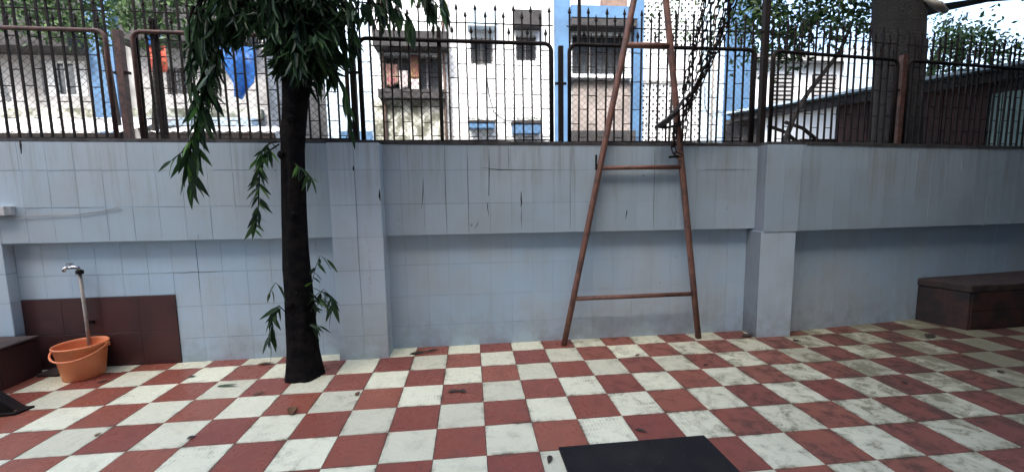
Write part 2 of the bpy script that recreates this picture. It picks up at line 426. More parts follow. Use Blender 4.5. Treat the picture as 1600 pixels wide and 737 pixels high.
tile_cache = {}
joined_mesh = MB()
def face_tiles(parent, p0, p1, zs, step, start=None, mt='wall', name='wall_tile', joined=False, t=0.008):
    """vertical tiling from p0 to p1 (plan points, outer side to the right of p0->p1), rows between zs"""
    d = Vector((p1[0]-p0[0], p1[1]-p0[1])); L = d.length; d.normalize()
    ang = math.atan2(d.y, d.x)
    cuts = [0.0]
    c = (start if start is not None else step)
    while c < L-0.03:
        if c > 0.03: cuts.append(c)
        c += step
    cuts.append(L)
    for k in range(len(zs)-1):
        zb, zt = zs[k], zs[k+1]
        for q in range(len(cuts)-1):
            a, b_ = cuts[q], cuts[q+1]
            key = (round(b_-a, 4), round(zt-zb, 4), mt)
            if key not in tile_cache:
                tile_cache[key] = tile_mesh(name, b_-a-0.0016, zt-zb-0.0016, t, 0.0008, MAT[mt])
            mx = p0[0]+d.x*(a+b_)/2; my = p0[1]+d.y*(a+b_)/2; mz = (zb+zt)/2
            jig = random.uniform(-.0008, .0008)
            off = Vector((d.y, -d.x))*(0.0022+jig)
            if joined:
                jm = joined_mesh
                rm = Matrix.Translation((mx+off.x, my+0.3+off.y, mz+dz(mx, mz))) @ Matrix.Rotation(ang, 4, 'Z') @ Matrix.Rotation(math.pi/2, 4, 'X')
                n_ = len(jm.v); src = tile_cache[key]
                jm.v += [tuple(rm @ q_.co) for q_ in src.vertices]; jm.f += [tuple(n_+i_ for i_ in pg.vertices) for pg in src.polygons]
                continue
            o = link(name, tile_cache[key], parent, (mx+off.x, my+0.3+off.y, mz+dz(mx, mz)))
            o.rotation_euler = (math.pi/2+random.uniform(-.002, .002), random.uniform(-.0015, .0015), ang+random.uniform(-.002, .002))

BR = [1.085, 1.368, 1.668, 1.893]               # rows of the upper band
LR = [-0.02, 0.215, 0.50, 0.80, 1.085]          # rows below it
XL = -4.79
# masonry
YB = -0.10
lw_l = wobj('lower_wall', MB().box(-6.5, -2.10, -0.45, YB, -0.2, 1.15), MAT['lgrout'])
lw_m = wobj('lower_wall', MB().box(-1.80, 1.90, -0.390, YB, -0.2, 1.15), MAT['lgrout'])
def yr(x): return -0.492 + 0.10*(x-2.18)        # foot line of the right bay
def yrb(x): return -0.598 + 0.10*(x-2.20)       # front of its upper band
lw_r = wobj('lower_wall', MB().prism([(2.05, yr(2.05)), (6.6, yr(6.6)), (6.6, 0.3), (2.05, 0.0)], -0.2, 1.15), MAT['lgrout'])
bm_l = wobj('upper_band', MB().box(-6.5, -2.10, -0.53, YB-.001, 1.087, 1.893), MAT['lgrout'])
bm_m = wobj('upper_band', MB().box(-1.78, 1.90, -0.472, YB-.001, 1.087, 1.893), MAT['wgrout'])
bm_r = wobj('upper_band', MB().prism([(1.845, -0.605), (2.20, -0.605), (2.20, yrb(2.2)), (6.6, yrb(6.6)), (6.6, 0.29), (1.845, -0.05)], 1.06, 1.892), MAT['lgrout'])
pl_1 = wobj('pillar', MB().box(-2.155, -1.727, -0.605, YB-.002, -0.2, 1.888), MAT['lgrout'])
pl_2 = wobj('pillar', MB().box(1.825, 2.185, -0.600, YB-.002, -0.2, 1.062), MAT['lgrout'])
pl_0 = wobj('pillar', MB().box(-6.5, XL, -0.535, YB-.002, -0.2, 1.0875), MAT['lgrout'])
face_tiles(lw_l, (XL, -0.45), (-3.565, -0.45), [0.80, 1.085], 0.205)
face_tiles(lw_l, (XL, -0.45), (-3.565, -0.45), [0.61, 0.80], 0.205)
face_tiles(lw_l, (-3.565, -0.45), (-2.155, -0.45), LR, 0.204)
face_tiles(lw_m, (-1.727, -0.390), (1.825, -0.390), LR, 0.2, 0.152)
face_tiles(lw_r, (2.185, yr(2.185)), (5.6, yr(5.6)), LR, 0.2, joined=True)
tag(joined_mesh.build('wall_tiling', MAT['wall'], lw_r), kind='stuff')
face_tiles(bm_l, (-4.99, -0.53), (-2.155, -0.53), BR, 0.203, mt='uwall')
face_tiles(bm_m, (-1.727, -0.472), (1.845, -0.472), BR, 0.2, 0.152, mt='uwall')
face_tiles(bm_r, (1.845, -0.605), (2.20, -0.605), [1.06]+BR[1:], 0.19, mt='uwall')
face_tiles(bm_r, (2.205, yrb(2.205)), (5.45, yrb(5.45)), [1.065]+BR[1:], 0.2, mt='uwall')
face_tiles(pl_1, (-2.155, -0.605), (-1.727, -0.605), LR[:-1]+[1.09]+BR[1:], 0.22, mt='pwall')
face_tiles(pl_1, (-1.727, -0.605), (-1.727, -0.392), LR[:-1]+[1.09]+BR[1:], 0.3, mt='pwall')
face_tiles(pl_2, (1.825, -0.600), (2.185, -0.600), LR[:-1]+[1.058], 0.19, mt='pwall')
face_tiles(pl_2, (1.825, -0.395), (1.825, -0.600), LR[:-1]+[1.058], 0.3, mt='shaded_side')  # corner shade painted by the darker tile colour
face_tiles(pl_2, (2.185, -0.600), (2.185, -0.49), LR[:-1]+[1.058], 0.3)
face_tiles(bm_r, (1.845, -0.478), (1.845, -0.605), [1.06]+BR[1:], 0.3, mt='shaded_side')
face_tiles(pl_0, (-5.0, -0.535), (XL, -0.535), [0.33, 0.60, 0.84, 1.085], 0.205)
face_tiles(pl_0, (XL, -0.535), (XL, -0.455), [0.33, 0.60, 0.84, 1.085], 0.3)
# maroon dado behind the tap
dado = wobj('maroon_dado', MB().box(XL+.004, -3.567, -0.4575, -0.449, -0.05, 0.608), MAT['brick'])
dado['label'] = 'dark maroon tiled panel behind the tap'
face_tiles(dado, (XL+.004, -0.4575), (-3.567, -0.4575), [-0.02, 0.30, 0.608], 0.305, 0.305, 'maroon', 'maroon_tile', t=0.010)
# coping along the top
cp = wobj('coping', MB().box(-6.5, -1.79, -0.520, -0.15, 1.893, 1.925)
     .prism([(-1.79, -0.478), (1.87, -0.478), (1.87, -0.15), (-1.79, -0.15)], 1.8935, 1.926)
     .prism([(1.87, -0.585), (2.25, -0.585), (2.25, yrb(2.25)-.008), (6.6, yrb(6.6)-.008), (6.6, yrb(6.6)+.40), (1.87, -0.15)], 1.8925, 1.924), MAT['coping'])
cpp = wobj('pillar_cap', MB().box(-2.15, -1.735, -0.60, -0.5205, 1.8885, 1.900), MAT['coping'])
def crack(pts, y, parent, wd=.004):
    mb = MB(); n = len(pts)
    for i, (x, z) in enumerate(pts):
        h = wd*(.25 if i in (0, n-1) else random.uniform(.7, 1.2))
        if abs(pts[-1][0]-pts[0][0]) > abs(pts[-1][1]-pts[0][1]):
            mb.v += [(x, y, z+h), (x, y, z-h), (x, y+.006, z-h), (x, y+.006, z+h)]
        else:
            mb.v += [(x-h, y, z), (x+h, y, z), (x+h, y+.006, z), (x-h, y+.006, z)]
    for i in range(n-1):
        a = 4*i; b2 = a+4
        mb.f += [(a, a+1, b2+1, b2), (a+1, a+2, b2+2, b2+1), (a+3, b2+3, b2+2, a+2), (a, b2, b2+3, a+3)]
    return wobj('crack', mb, MAT['iron'], parent)
yc = -0.4752
crack([(-.60, 1.90), (-.595, 1.75), (-.60, 1.66)], yc, bm_m, .0022); crack([(-.975, 1.90), (-.972, 1.70), (-.975, 1.40), (-.978, 1.10)], yc, bm_m, .0022)
crack([(-.775, 1.86), (-.778, 1.66), (-.785, 1.48), (-.80, 1.33), (-.79, 1.25)], yc, bm_m, .0030); crack([(-1.175, 1.88), (-1.18, 1.50), (-1.178, 1.10)], yc, bm_m, .002)
crack([(-1.375, 1.60), (-1.382, 1.46), (-1.40, 1.32)], yc, bm_m, .0035)
crack([(-.484, 1.47), (-.486, 1.40), (-.482, 1.37), (-.490, 1.33)], yc, bm_m, .008); crack([(-.482, 1.36), (-.488, 1.22), (-.484, 1.12)], yc, bm_m, .002)
crack([(-.92, 1.13), (-.90, 1.17), (-.885, 1.20)], yc, bm_m, .0035); crack([(.52, 1.20), (.53, 1.26), (.535, 1.29)], yc, bm_m, .006)
crack([(-.02, 1.87), (-.022, 1.40), (-.02, 1.12)], yc, bm_m, .002); crack([(.80, 1.86), (.798, 1.55), (.80, 1.10)], yc, bm_m, .002); crack([(1.2, 1.88), (1.203, 1.7)], yc, bm_m, .0028)
crack([(-.85, 1.69), (-.70, 1.672), (-.45, 1.668), (-.2, 1.67)], yc, bm_m, .0022)
crack([(-1.945, 1.70), (-1.943, 1.675), (-1.946, 1.655)], -.6083, pl_1, .007); crack([(-1.94, 1.86), (-1.938, 1.4), (-1.942, .9), (-1.936, .4)], -.6083, pl_1, .0010)
crack([(-1.735, 1.50), (-1.738, 1.44), (-1.733, 1.40)], -.6083, pl_1, .008)
crack([(1.3, 1.665), (1.6, 1.668), (1.82, 1.666)], yc, bm_m, .0018)
crack([(-4.55, 1.905), (-4.548, 1.87), (-4.552, 1.80)], -.5335, bm_l, .010); crack([(-3.28, 1.1), (-3.282, 1.13)], -.5335, bm_l, .006)
crack([(-3.36, 1.07), (-3.357, .9), (-3.36, .62)], -.4535, lw_l, .0013); crack([(-3.5, .80), (-3.36, .803), (-3.2, .80)], -.4535, lw_l, .0013)
# thin line of grime and fallen bits at the foot is left to the material

# ------------------------------------------------------------------ iron fence on the wall
def yf(x): return -0.37 if x < 1.9 else -0.37+0.10*(x-1.9)
def zf(x): return 1.92 - 0.0095*x
RAIL = 0.905                                       # rail height above the coping
tallm = None
def spear_mesh(h, wdt, name):
    mb = MB()
    a = wdt/2
    mb.box(-a, a, -a, a, 0, h-0.075)
    n = len(mb.v); z0 = h-0.082
    mb.v += [(0, 0, z0), (0.017, 0, z0+.024), (0, 0.010, z0+.024), (-0.017, 0, z0+.024), (0, -0.010, z0+.024), (0, 0, h)]
    for k in range(4):
        mb.f.append((n, n+1+(k+1) % 4, n+1+k)); mb.f.append((n+5, n+1+k, n+1+(k+1) % 4))
    return mb.mesh(name, MAT['iron'])
bar_tall = spear_mesh(1.255, 0.0140, 'bar'); bar_low = spear_mesh(1.195, 0.0140, 'bar')
stub_me = spear_mesh(0.145, 0.010, 'short_spike')
tie_me = MB().box(-0.0428, 0.0428, -0.0035, 0.0035, -0.0035, 0.0035).mesh('tie_bar', MAT['iron'])

def fence_panel(xa, xb, label, mt, mesh=True, round_l=True, round_r=True, rail_drop=0.0, extra=()):
    ya, yb = yf(xa), yf(xb)
    Lg = math.hypot(xb-xa, yb-ya); ang = math.atan2(yb-ya, xb-xa)
    root = thing('iron_fence', label, 'fence', (xa, ya, zf(xa)), 'iron fence panels on the wall')
    sl = math.atan2(zf(xb)-zf(xa), Lg)
    root.rotation_euler = Matrix.Rotation(ang, 4, 'Z').to_euler() if True else None
    def P(s, z, d=0.0): return (s, d, z+s*math.tan(sl))
    path = []
    rr = 0.07
    zr = RAIL-rail_drop
    if round_l:
        path += [P(0.02, 0.0), P(0.02, zr-rr)]
        for k in range(1, 6):
            a = math.pi - k*math.pi/12
            path.append(P(0.02+rr+rr*math.cos(a), zr-rr+rr*math.sin(a)))
        path.append(P(0.02+rr, zr))
    else: path.append(P(0, zr))
    if round_r:
        for k in range(0, 7):
            a = math.pi/2 - k*math.pi/12
            path.append(P(Lg-0.02-rr+rr*math.cos(a), zr-rr+rr*math.sin(a)))
        path.append(P(Lg-0.02, 0.0))
    else: path.append(P(Lg, zr))
    MB().tube(path, 0.0185, 8).build('panel_frame', MAT[mt], root, True)
    MB().tube([P(0, 1.075, .026), P(Lg, 1.075, .026)], 0.0055, 6).build('upper_rail', MAT['iron'], root)
    MB().box(0.0, Lg, 0.012, 0.034, 0.012, 0.024).build('bottom_rail', MAT['iron'], root)
    n = max(2, int(round((Lg-0.06)/0.0855)))
    st = (Lg-0.06)/n
    for k in range(n+1):
        s = 0.03 + k*st
        o = link('bar', bar_tall if k % 2 == 0 else bar_low, root, P(s, 0.0, 0.026))
        o.rotation_euler = (random.uniform(-.006, .006), random.uniform(-.008, .008), 0)
        if k < n:
            if k % 2 == 1:
                link('short_spike', stub_me, root, P(s+st/2, zr, 0.010))
            zz = 0.19 if k % 2 == 0 else 0.065
            while zz < zr-0.05:
                link('tie_bar', tie_me, root, P(s+st/2, zz+random.uniform(-.004, .004), 0.0255), (0, -sl, 0), (st/0.0855, 1, 1))
                zz += 0.262
    for s_ in extra:
        MB().box(s_-xa-.016, s_-xa+.016, .012, .044, .0, 1.02).build('support_bar', MAT['iron'], root)
    if mesh:
        mb = MB(); d = 0.046; pitch = 0.062; H = zr-0.03
        wv = int((Lg+H)/pitch)+1
        for k in range(wv):
            for sgn in (1, -1):
                s0 = k*pitch - (H if sgn > 0 else 0)
                a0, z0 = (s0, 0.02) if sgn > 0 else (s0, 0.02)
                s1 = s0 + sgn*H; z1 = H
                # clip to the panel
                def clip(sa, za, sb, zb):
                    pts = []
                    if sa == sb: return None
                    t0, t1 = 0.0, 1.0
                    dx = sb-sa
                    ta, tb = (0.03-sa)/dx, (Lg-0.03-sa)/dx
                    if ta > tb: ta, tb = tb, ta
                    t0, t1 = max(t0, ta), min(t1, tb)
                    if t1-t0 < 0.02: return None
                    return (sa+dx*t0, za+(zb-za)*t0), (sa+dx*t1, za+(zb-za)*t1)
                c = clip(s0 if sgn > 0 else s0+0.0, 0.02, s1, z1)
                if c:
                    (sa, za), (sb, zb) = c
                    mb.tube([P(sa, za, d+sgn*.0015), P(sb, zb, d+sgn*.0015)], 0.0021, 3, False)
        if mb.v:
            o = mb.build('wire_mesh', MAT['wire'], root); tag(o, kind='stuff')
    return root

def fence_post(x, h, rad, label, mt='rust', dy=0.0, square=True, cap=True):
    root = thing('fence_post', label, 'post', (x, yf(x)+dy, zf(x)-0.02), 'iron fence posts on the wall')
    if square:
        MB().box(-rad, rad, -rad, rad, 0, h).build('shaft', MAT[mt], root)
    else:
        MB().tube([(0, 0, 0), (0, 0, h)], rad, 12).build('shaft', MAT[mt], root, True)
    MB().box(-rad*1.9, rad*1.9, -rad*1.6, rad*1.6, 0.003, 0.022).build('base_plate', MAT['iron'], root)
    MB().box(-rad*2.4, rad*2.4, -rad*.5, rad*.5, h*.62, h*.62+.02).build('hinge_lug', MAT['iron'], root)
    return root

fence_panels = []
fence_panels.append(fence_panel(-5.35, -3.935, 'leftmost rusty iron fence panel, left of the wide blue column', 'rust', round_l=False))
fence_panels.append(fence_panel(-3.765, -2.00, 'iron fence panel with rusty rail behind the hanging tree branch', 'rust', extra=(-3.60,)))
fence_panels.append(fence_panel(-1.925, -0.150, 'iron fence panel between the tree trunk and the swing frame', 'iron', extra=(-1.20,)))
fence_panels.append(fence_panel(-0.022, 1.865, 'iron fence panel directly behind the swing frame and chains', 'iron'))
fence_panels.append(fence_panel(2.03, 3.60, 'iron fence panel left of the thick trunk, in front of white shed wall', 'iron', mesh=False))
fence_panels.append(fence_panel(3.70, 6.5, 'rightmost iron fence panel in front of the maroon shed', 'iron', mesh=False, round_r=False))
fp = fence_panels[3]
MB().box(.10, .128, -.012, .016, .90, 1.75).build('upright_pipe', MAT['iron'], fp)
fence_post(-3.855, 0.93, 0.026, 'rusty fence post in front of the wide blue column')
fence_post(-1.965, 1.0, 0.024, 'dark fence post beside the tree trunk, partly behind leaves', 'iron')
fence_post(-0.085, 0.905, 0.022, 'short dark fence post left of the swing frame', 'iron')
fence_post(1.945, 1.75, 0.026, 'tallest dark fence post, right of the swing frame', 'iron')
fence_post(3.65, 0.98, 0.026, 'rusty fence post just right of the thick trunk', 'rust')

# ------------------------------------------------------------------ swing frame with beam
YA = -0.528
swing_frame = thing('swing_stand', 'tall rust orange A-shaped steel swing frame against the wall', 'swing frame', (0.6, YA, 0))
def A(x, z, y=0.0): return (x-0.6, y, z)
APX = (0.735, 4.06)
def legx(z, left): return (-0.097+0.2044*z) if left else (1.2645-0.1312*z)
def frame_leg(left, y=0.0, nm='leg'):
    zs = [0.0, 0.6, 1.2, 1.8, 2.4, 3.0, 3.6, 4.0]
    return MB().tube([A(legx(z, left), z, y) for z in zs], 0.0285, 12).build(nm, MAT['orange_frame'], swing_frame, True)
frame_leg(True); frame_leg(False)
for zc, ov in ((0.452, 0.0), (1.680, 0.0), (2.775, 0.0)):
    MB().tube([A(legx(zc, True)+.015, zc), A(legx(zc, False)-.015, zc)], 0.021 if zc < 2 else 0.026, 10).build('crossbar', MAT['orange_frame'], swing_frame, True)
BD = Vector((0.30, -1.0, 0)).normalized()
def beam_pt(s): return Vector((APX[0]-0.6, 0, 4.03)) + BD*s
MB().tube([beam_pt(-0.08), beam_pt(4.6)], 0.034, 12).build('top_beam', MAT['orange_frame'], swing_frame, True)
bp = beam_pt(4.5)
for sg in (-0.82, 0.55):
    MB().tube([(bp.x+sg, bp.y, 0.0), (bp.x+sg*.04, bp.y, 4.0)], 0.0285, 12).build('leg', MAT['orange_frame'], swing_frame, True)
# small iron bracket at the end of the upper crossbar
MB().box(-0.395, -0.383, -0.012, 0.012, 1.66, 1.80).box(-0.383, -0.325, -0.006, 0.006, 1.70, 1.713).build('bracket', MAT['iron'], swing_frame)
MB().tube([(0.30, -.03, 1.77), (0.345, -.034, 1.775), (0.39, -.03, 1.77)], 0.012, 6).build('clamp', MAT['iron'], swing_frame)

# chain link mesh, long axis Z
lk = MB()
pth = []
for k in range(10):
    a = 2*math.pi*k/10
    pth.append((0.0165*math.cos(a)*1.15, 0.0, 0.027*(1 if math.sin(a) > 0.02 else (-1 if math.sin(a) < -0.02 else 0)) + 0.015*math.sin(a)))
nseg = len(pth)
for i, p in enumerate(pth):
    t = (Vector(pth[(i+1) % nseg])-Vector(pth[i-1])).normalized(); b2 = Vector((0, 1, 0)); a2 = t.cross(b2)
    for k in range(3):
        an = 2*math.pi*k/3
        lk.v.append(tuple(Vector(p)+(a2*math.cos(an)+b2*math.sin(an))*0.0068))
for i in range(nseg):
    for k in range(3):
        lk.f.append((i*3+k, i*3+(k+1) % 3, ((i+1) % nseg)*3+(k+1) % 3, ((i+1) % nseg)*3+k))
link_me = lk.mesh('chain_link', MAT['chain'])

swing = thing('swing', 'black swing with its steel chains pulled over and tangled on the fence', 'swing', (1.0, YA, 2.2))
def chain(pts, parent, pitch=0.066, k0=0):
    """links laid along a polyline given in world space"""
    P = [Vector(p) for p in pts]
    seg = [(P[i+1]-P[i]).length for i in range(len(P)-1)]
    tot = sum(seg); n = int(tot/pitch)
    for k in range(n+1):
        d = k*pitch; i = 0
        while i < len(seg)-1 and d > seg[i]: d -= seg[i]; i += 1
        t = (P[i+1]-P[i]).normalized()
        p = P[i] + t*d
        q = t.to_track_quat('Z', 'Y') @ Matrix.Rotation((k % 2)*math.pi/2+random.uniform(-.35, .35)+0.6, 4, 'Z').to_quaternion()
        o = link('chain_link', link_me, parent, tuple(p - Vector(parent.location)))
        o.rotation_euler = q.to_euler()
def bw(s): return Vector((0.6, YA, 0)) + beam_pt(s) - Vector((0, 0, 0.03))
ends = [(0.70, (1.02, -0.58, 2.36)), (0.90, (1.06, -0.585, 2.27)), (1.12, (1.05, -0.59, 2.20)), (0.62, (1.00, -0.60, 2.335)), (0.78, (1.045, -0.60, 2.315)), (1.02, (1.07, -0.61, 2.29)), (1.22, (1.035, -0.60, 2.13))]
for s, e in ends:
    a = bw(s); e = Vector(e)
    pts = []
    for k in range(9):
        t = k/8
        p = a.lerp(e, t)
        p.z -= 0.13*4*t*(1-t)*0.7
        p.x += 0.03*math.sin(7*t+s*9)*t + 0.07*4*t*(1-t)
        pts.append(p)
    chain(pts, swing)
# gathered ends wound round the frame leg
chain([(1.07, -.61, 2.29), (1.035, -.615, 2.20), (0.99, -.60, 2.12), (0.95, -.605, 2.05), (0.90, -.60, 2.02)], swing)
chain([(1.045, -.60, 2.315), (1.00, -.615, 2.24), (0.94, -.61, 2.18), (0.88, -.605, 2.11), (0.83, -.60, 2.07)], swing)
chain([(1.035, -.60, 2.13), (1.02, -.61, 2.03), (1.015, -.60, 1.95), (1.0, -.60, 1.88)], swing)
chain([(0.93, -.60, 2.03), (0.925, -.605, 1.93), (0.915, -.60, 1.86), (0.935, -.60, 1.80), (0.97, -.60, 1.79), (0.995, -.60, 1.83)], swing)
# folded rubber seat hanging over the crossing
sm = MB()
prof = [(0.745, 2.045), (0.80, 2.075), (0.86, 2.12), (0.915, 2.17), (0.965, 2.235), (1.0, 2.29)]
for th in (0.0,):
    n0 = len(sm.v)
    for i, (x, z) in enumerate(prof):
        h = 0.020 + 0.018*math.sin(i*1.1)
        for dy2 in (-0.655, -0.575):
            sm.v += [(x-1.0, dy2-YA, z-h-2.2), (x-1.0, dy2-YA, z+h*.4-2.2)]
    for i in range(len(prof)-1):
        a = n0+4*i; b2 = a+4
        sm.f += [(a, a+1, b2+1, b2), (a+2, b2+2, b2+3, a+3), (a+1, a+3, b2+3, b2+1), (a, b2, b2+2, a+2)]
    sm.f += [(n0, n0+2, n0+3, n0+1), (n0+4*(len(prof)-1), n0+4*(len(prof)-1)+1, n0+4*(len(prof)-1)+3, n0+4*(len(prof)-1)+2)]
sm.build('seat', MAT['rubber'], swing)
MB().tube([(-0.245, -.07, -.16), (-0.16, -.085, -.17), (-0.08, -.085, -.155), (-.01, -.07, -.14)], 0.012, 6).build('seat_strap', MAT['rubber'], swing, True)

# ------------------------------------------------------------------ things on the floor
# orange bucket
bk = thing('bucket', 'orange plastic bucket with its handle down, under the tap', 'bucket', (-4.205, -0.640, 0.0))
prof = [(0.0, 0.012), (0.120, 0.012), (0.127, 0.0), (0.130, 0.012), (0.136, 0.06), (0.150, 0.165), (0.163, 0.262), (0.172, 0.266), (0.174, 0.280), (0.168, 0.286),
        (0.161, 0.280), (0.157, 0.262), (0.146, 0.165), (0.131, 0.05), (0.0, 0.022)]
MB().lathe(prof, seg=40).build('body', MAT['bucket'], bk, True)
hp = []
for k in range(15):
    a = math.pi*k/14
    cx_, cz_ = math.cos(a), math.sin(a)
    hp.append((0.181*cx_*0.985, -0.184*cz_, 0.262-0.075*cz_))
rz = R(8)
hp = [(x*math.cos(rz)-y*math.sin(rz), x*math.sin(rz)+y*math.cos(rz), z) for x, y, z in hp]
MB().tube(hp, 0.0075, 8).build('handle', MAT['bucket'], bk, True)
for q in (hp[0], hp[-1]):
    MB().box(q[0]-.014, q[0]+.014, q[1]-.016, q[1]+.016, .245, .275).build('handle_lug', MAT['bucket'], bk)
# standpipe and tap
sp = thing('standpipe', 'white plastic standpipe with a chrome tap beside the maroon panel', 'tap', (-4.262, -0.505, 0))
MB().tube([(0.0, 0, 0), (0.004, 0, .4), (0, 0, .85)], 0.0128, 12).build('pipe', MAT['pvc'], sp, True)
MB().lathe([(0.0, .842), (0.026, .842), (0.026, .872), (0.0, .872)], seg=14).build('collar', MAT['rubber'], sp)
tp = MB().tube([(0.004, 0, .868), (-.004, -.004, .895), (-.03, -.012, .902), (-.07, -.022, .900)], [0.014, 0.016, 0.016, 0.013], 10).build('tap', MAT['chrome'], sp, True)
MB().tube([(-.07, -.022, .902), (-.088, -.027, .893), (-.094, -.029, .868)], [0.014, 0.014, 0.0125], 10).build('spout', MAT['chrome'], tp, True)
MB().tube([(-.05, -.018, .905), (-.05, -.018, .932)], 0.007, 8).box(-.078, -.022, -.024, -.012, .930, .938).build('tap_lever', MAT['chrome'], tp)
MB().box(-.03, .03, .02, .045, .40, .425).build('clip', MAT['iron'], sp)
# black rubber mat
mat_o = thing('rubber_mat', 'black rubber mat lying on the chequered floor at the front', 'mat', (-0.045, -2.40, TZ+.0015), rz=R(0.6))
MB().prism([(-.435, -.30), (.445, -.30), (.44, .302), (-.44, .306)], 0.0, 0.014).build('mat_sheet', MAT['mat'], mat_o)
for k in range(0):
    x = -.40+.08*k
    MB().box(x, x+.010, -.29, .285, .0135, .0165).build('rib', MAT['rubber'], mat_o)
# maroon platform at the left
pf = thing('platform', 'low dark maroon tiled platform at the foot of the left pillar', 'platform', (-5.2, -0.9, 0))
MB().box(-.9, .578, -.9, .36, -.05, .315).build('body', MAT['brick'], pf)
MB().box(-.9, .600, -.9, .364, .315, .338).build('top_slab', MAT['slab'], pf)
for k in range(4):
    MB().box(.5785, .584, -.84+.3*k+.002, -.54+.3*k-.002, .004, .308).build('face_tile', MAT['maroon'], pf)
# flat dark stone by the platform
fs = MB().prism([(-.11, -.07), (.06, -.085), (.13, .02), (.09, .09), (-.10, .07)], 0, .022)
o = fs.build('flat_stone', MAT['slab'], None, loc=(-4.485, -.545, TZ+.002)); tag(o, 'flat dark stone slab on the floor behind the bucket', 'stone')
# black bench foot at the left edge
bf = thing('metal_stand', 'black steel stand with a sloping strut and flat foot at the left edge', 'stand', (-4.16, -1.215, TZ+.002))
n0 = MB()
n0.v = [(.045, -.03, .012), (.045, .035, .012), (-.55, .035, .53), (-.55, -.03, .53), (-.055, -.03, .012), (-.055, .035, .012), (-.62, .035, .50), (-.62, -.03, .50)]
n0.f = [(0, 1, 2, 3), (4, 7, 6, 5), (0, 4, 5, 1), (3, 2, 6, 7), (0, 3, 7, 4), (1, 5, 6, 2)]
n0.build('strut', MAT['iron'], bf)
MB().prism([(-.16, -.085), (.05, -.055), (.075, .05), (-.13, .06)], 0, .013).build('foot_plate', MAT['iron'], bf)
for q in ((.035, .03), (.03, -.03)):
    MB().lathe([(0, .026), (.009, .026), (.009, .012)], q[0], q[1], 6).build('bolt', MAT['chrome'], bf)
# dark masonry bench at the right
bx_ = thing('masonry_bench', 'dark maroon masonry bench block against the wall at the right', 'bench', (4.5, -0.55, 0))
def Bp(pts): return [(x-4.5, y+.55) for x, y in pts]
MB().prism(Bp([(4.035, -.705), (5.9, -.66), (5.9, -.14), (3.90, -.325)]), -.05, .385).build('body', MAT['brick'], bx_)
MB().prism(Bp([(4.030, -.715), (5.9, -.670), (5.9, -.138), (3.890, -.322)]), .385, .468).build('top_slab', MAT['slab'], bx_)
for k in range(5):
    x0 = 4.06+.3*k
    MB().box(x0-4.5, x0-4.5+.296, -.1635+.0072*k, -.152+.0072*k, .01, .195).build('face_tile', MAT['brick'], bx_)
    MB().box(x0-4.5, x0-4.5+.296, -.1635+.0072*k, -.152+.0072*k, .199, .38).build('face_tile', MAT['brick'], bx_)
for par in (bx_, pf):
    for ch in par.children:
        bv = ch.modifiers.new('worn_edges', 'BEVEL'); bv.width = .014 if ch.name.startswith(('top_slab', 'body')) else .004; bv.segments = 2
# white wall lamp with cable at the left edge
wl = thing('wall_lamp', 'small white plastic lamp fitting on the wall at the left edge', 'lamp', (-4.74, -.545, 1.385))
MB().prism([(-.16, -.055), (.07, -.055), (.085, -.02), (.085, .012), (-.16, .012)], -.035, .035).build('housing', MAT['white_plastic'], wl)
MB().prism([(-.15, -.045), (.06, -.045), (.07, -.01), (-.15, .005)], -.047, -.0355).build('lens', MAT['frame'], wl)
cb = MB().tube([(-4.66, -.5465, 1.335), (-4.45, -.5425, 1.338), (-4.2, -.5425, 1.342), (-4.02, -.5425, 1.362), (-3.86, -.5425, 1.398)], 0.003, 6).build('cable', MAT['pvc'], None, True)
tag(cb, 'thin pale cable running along the wall from the lamp', 'cable')

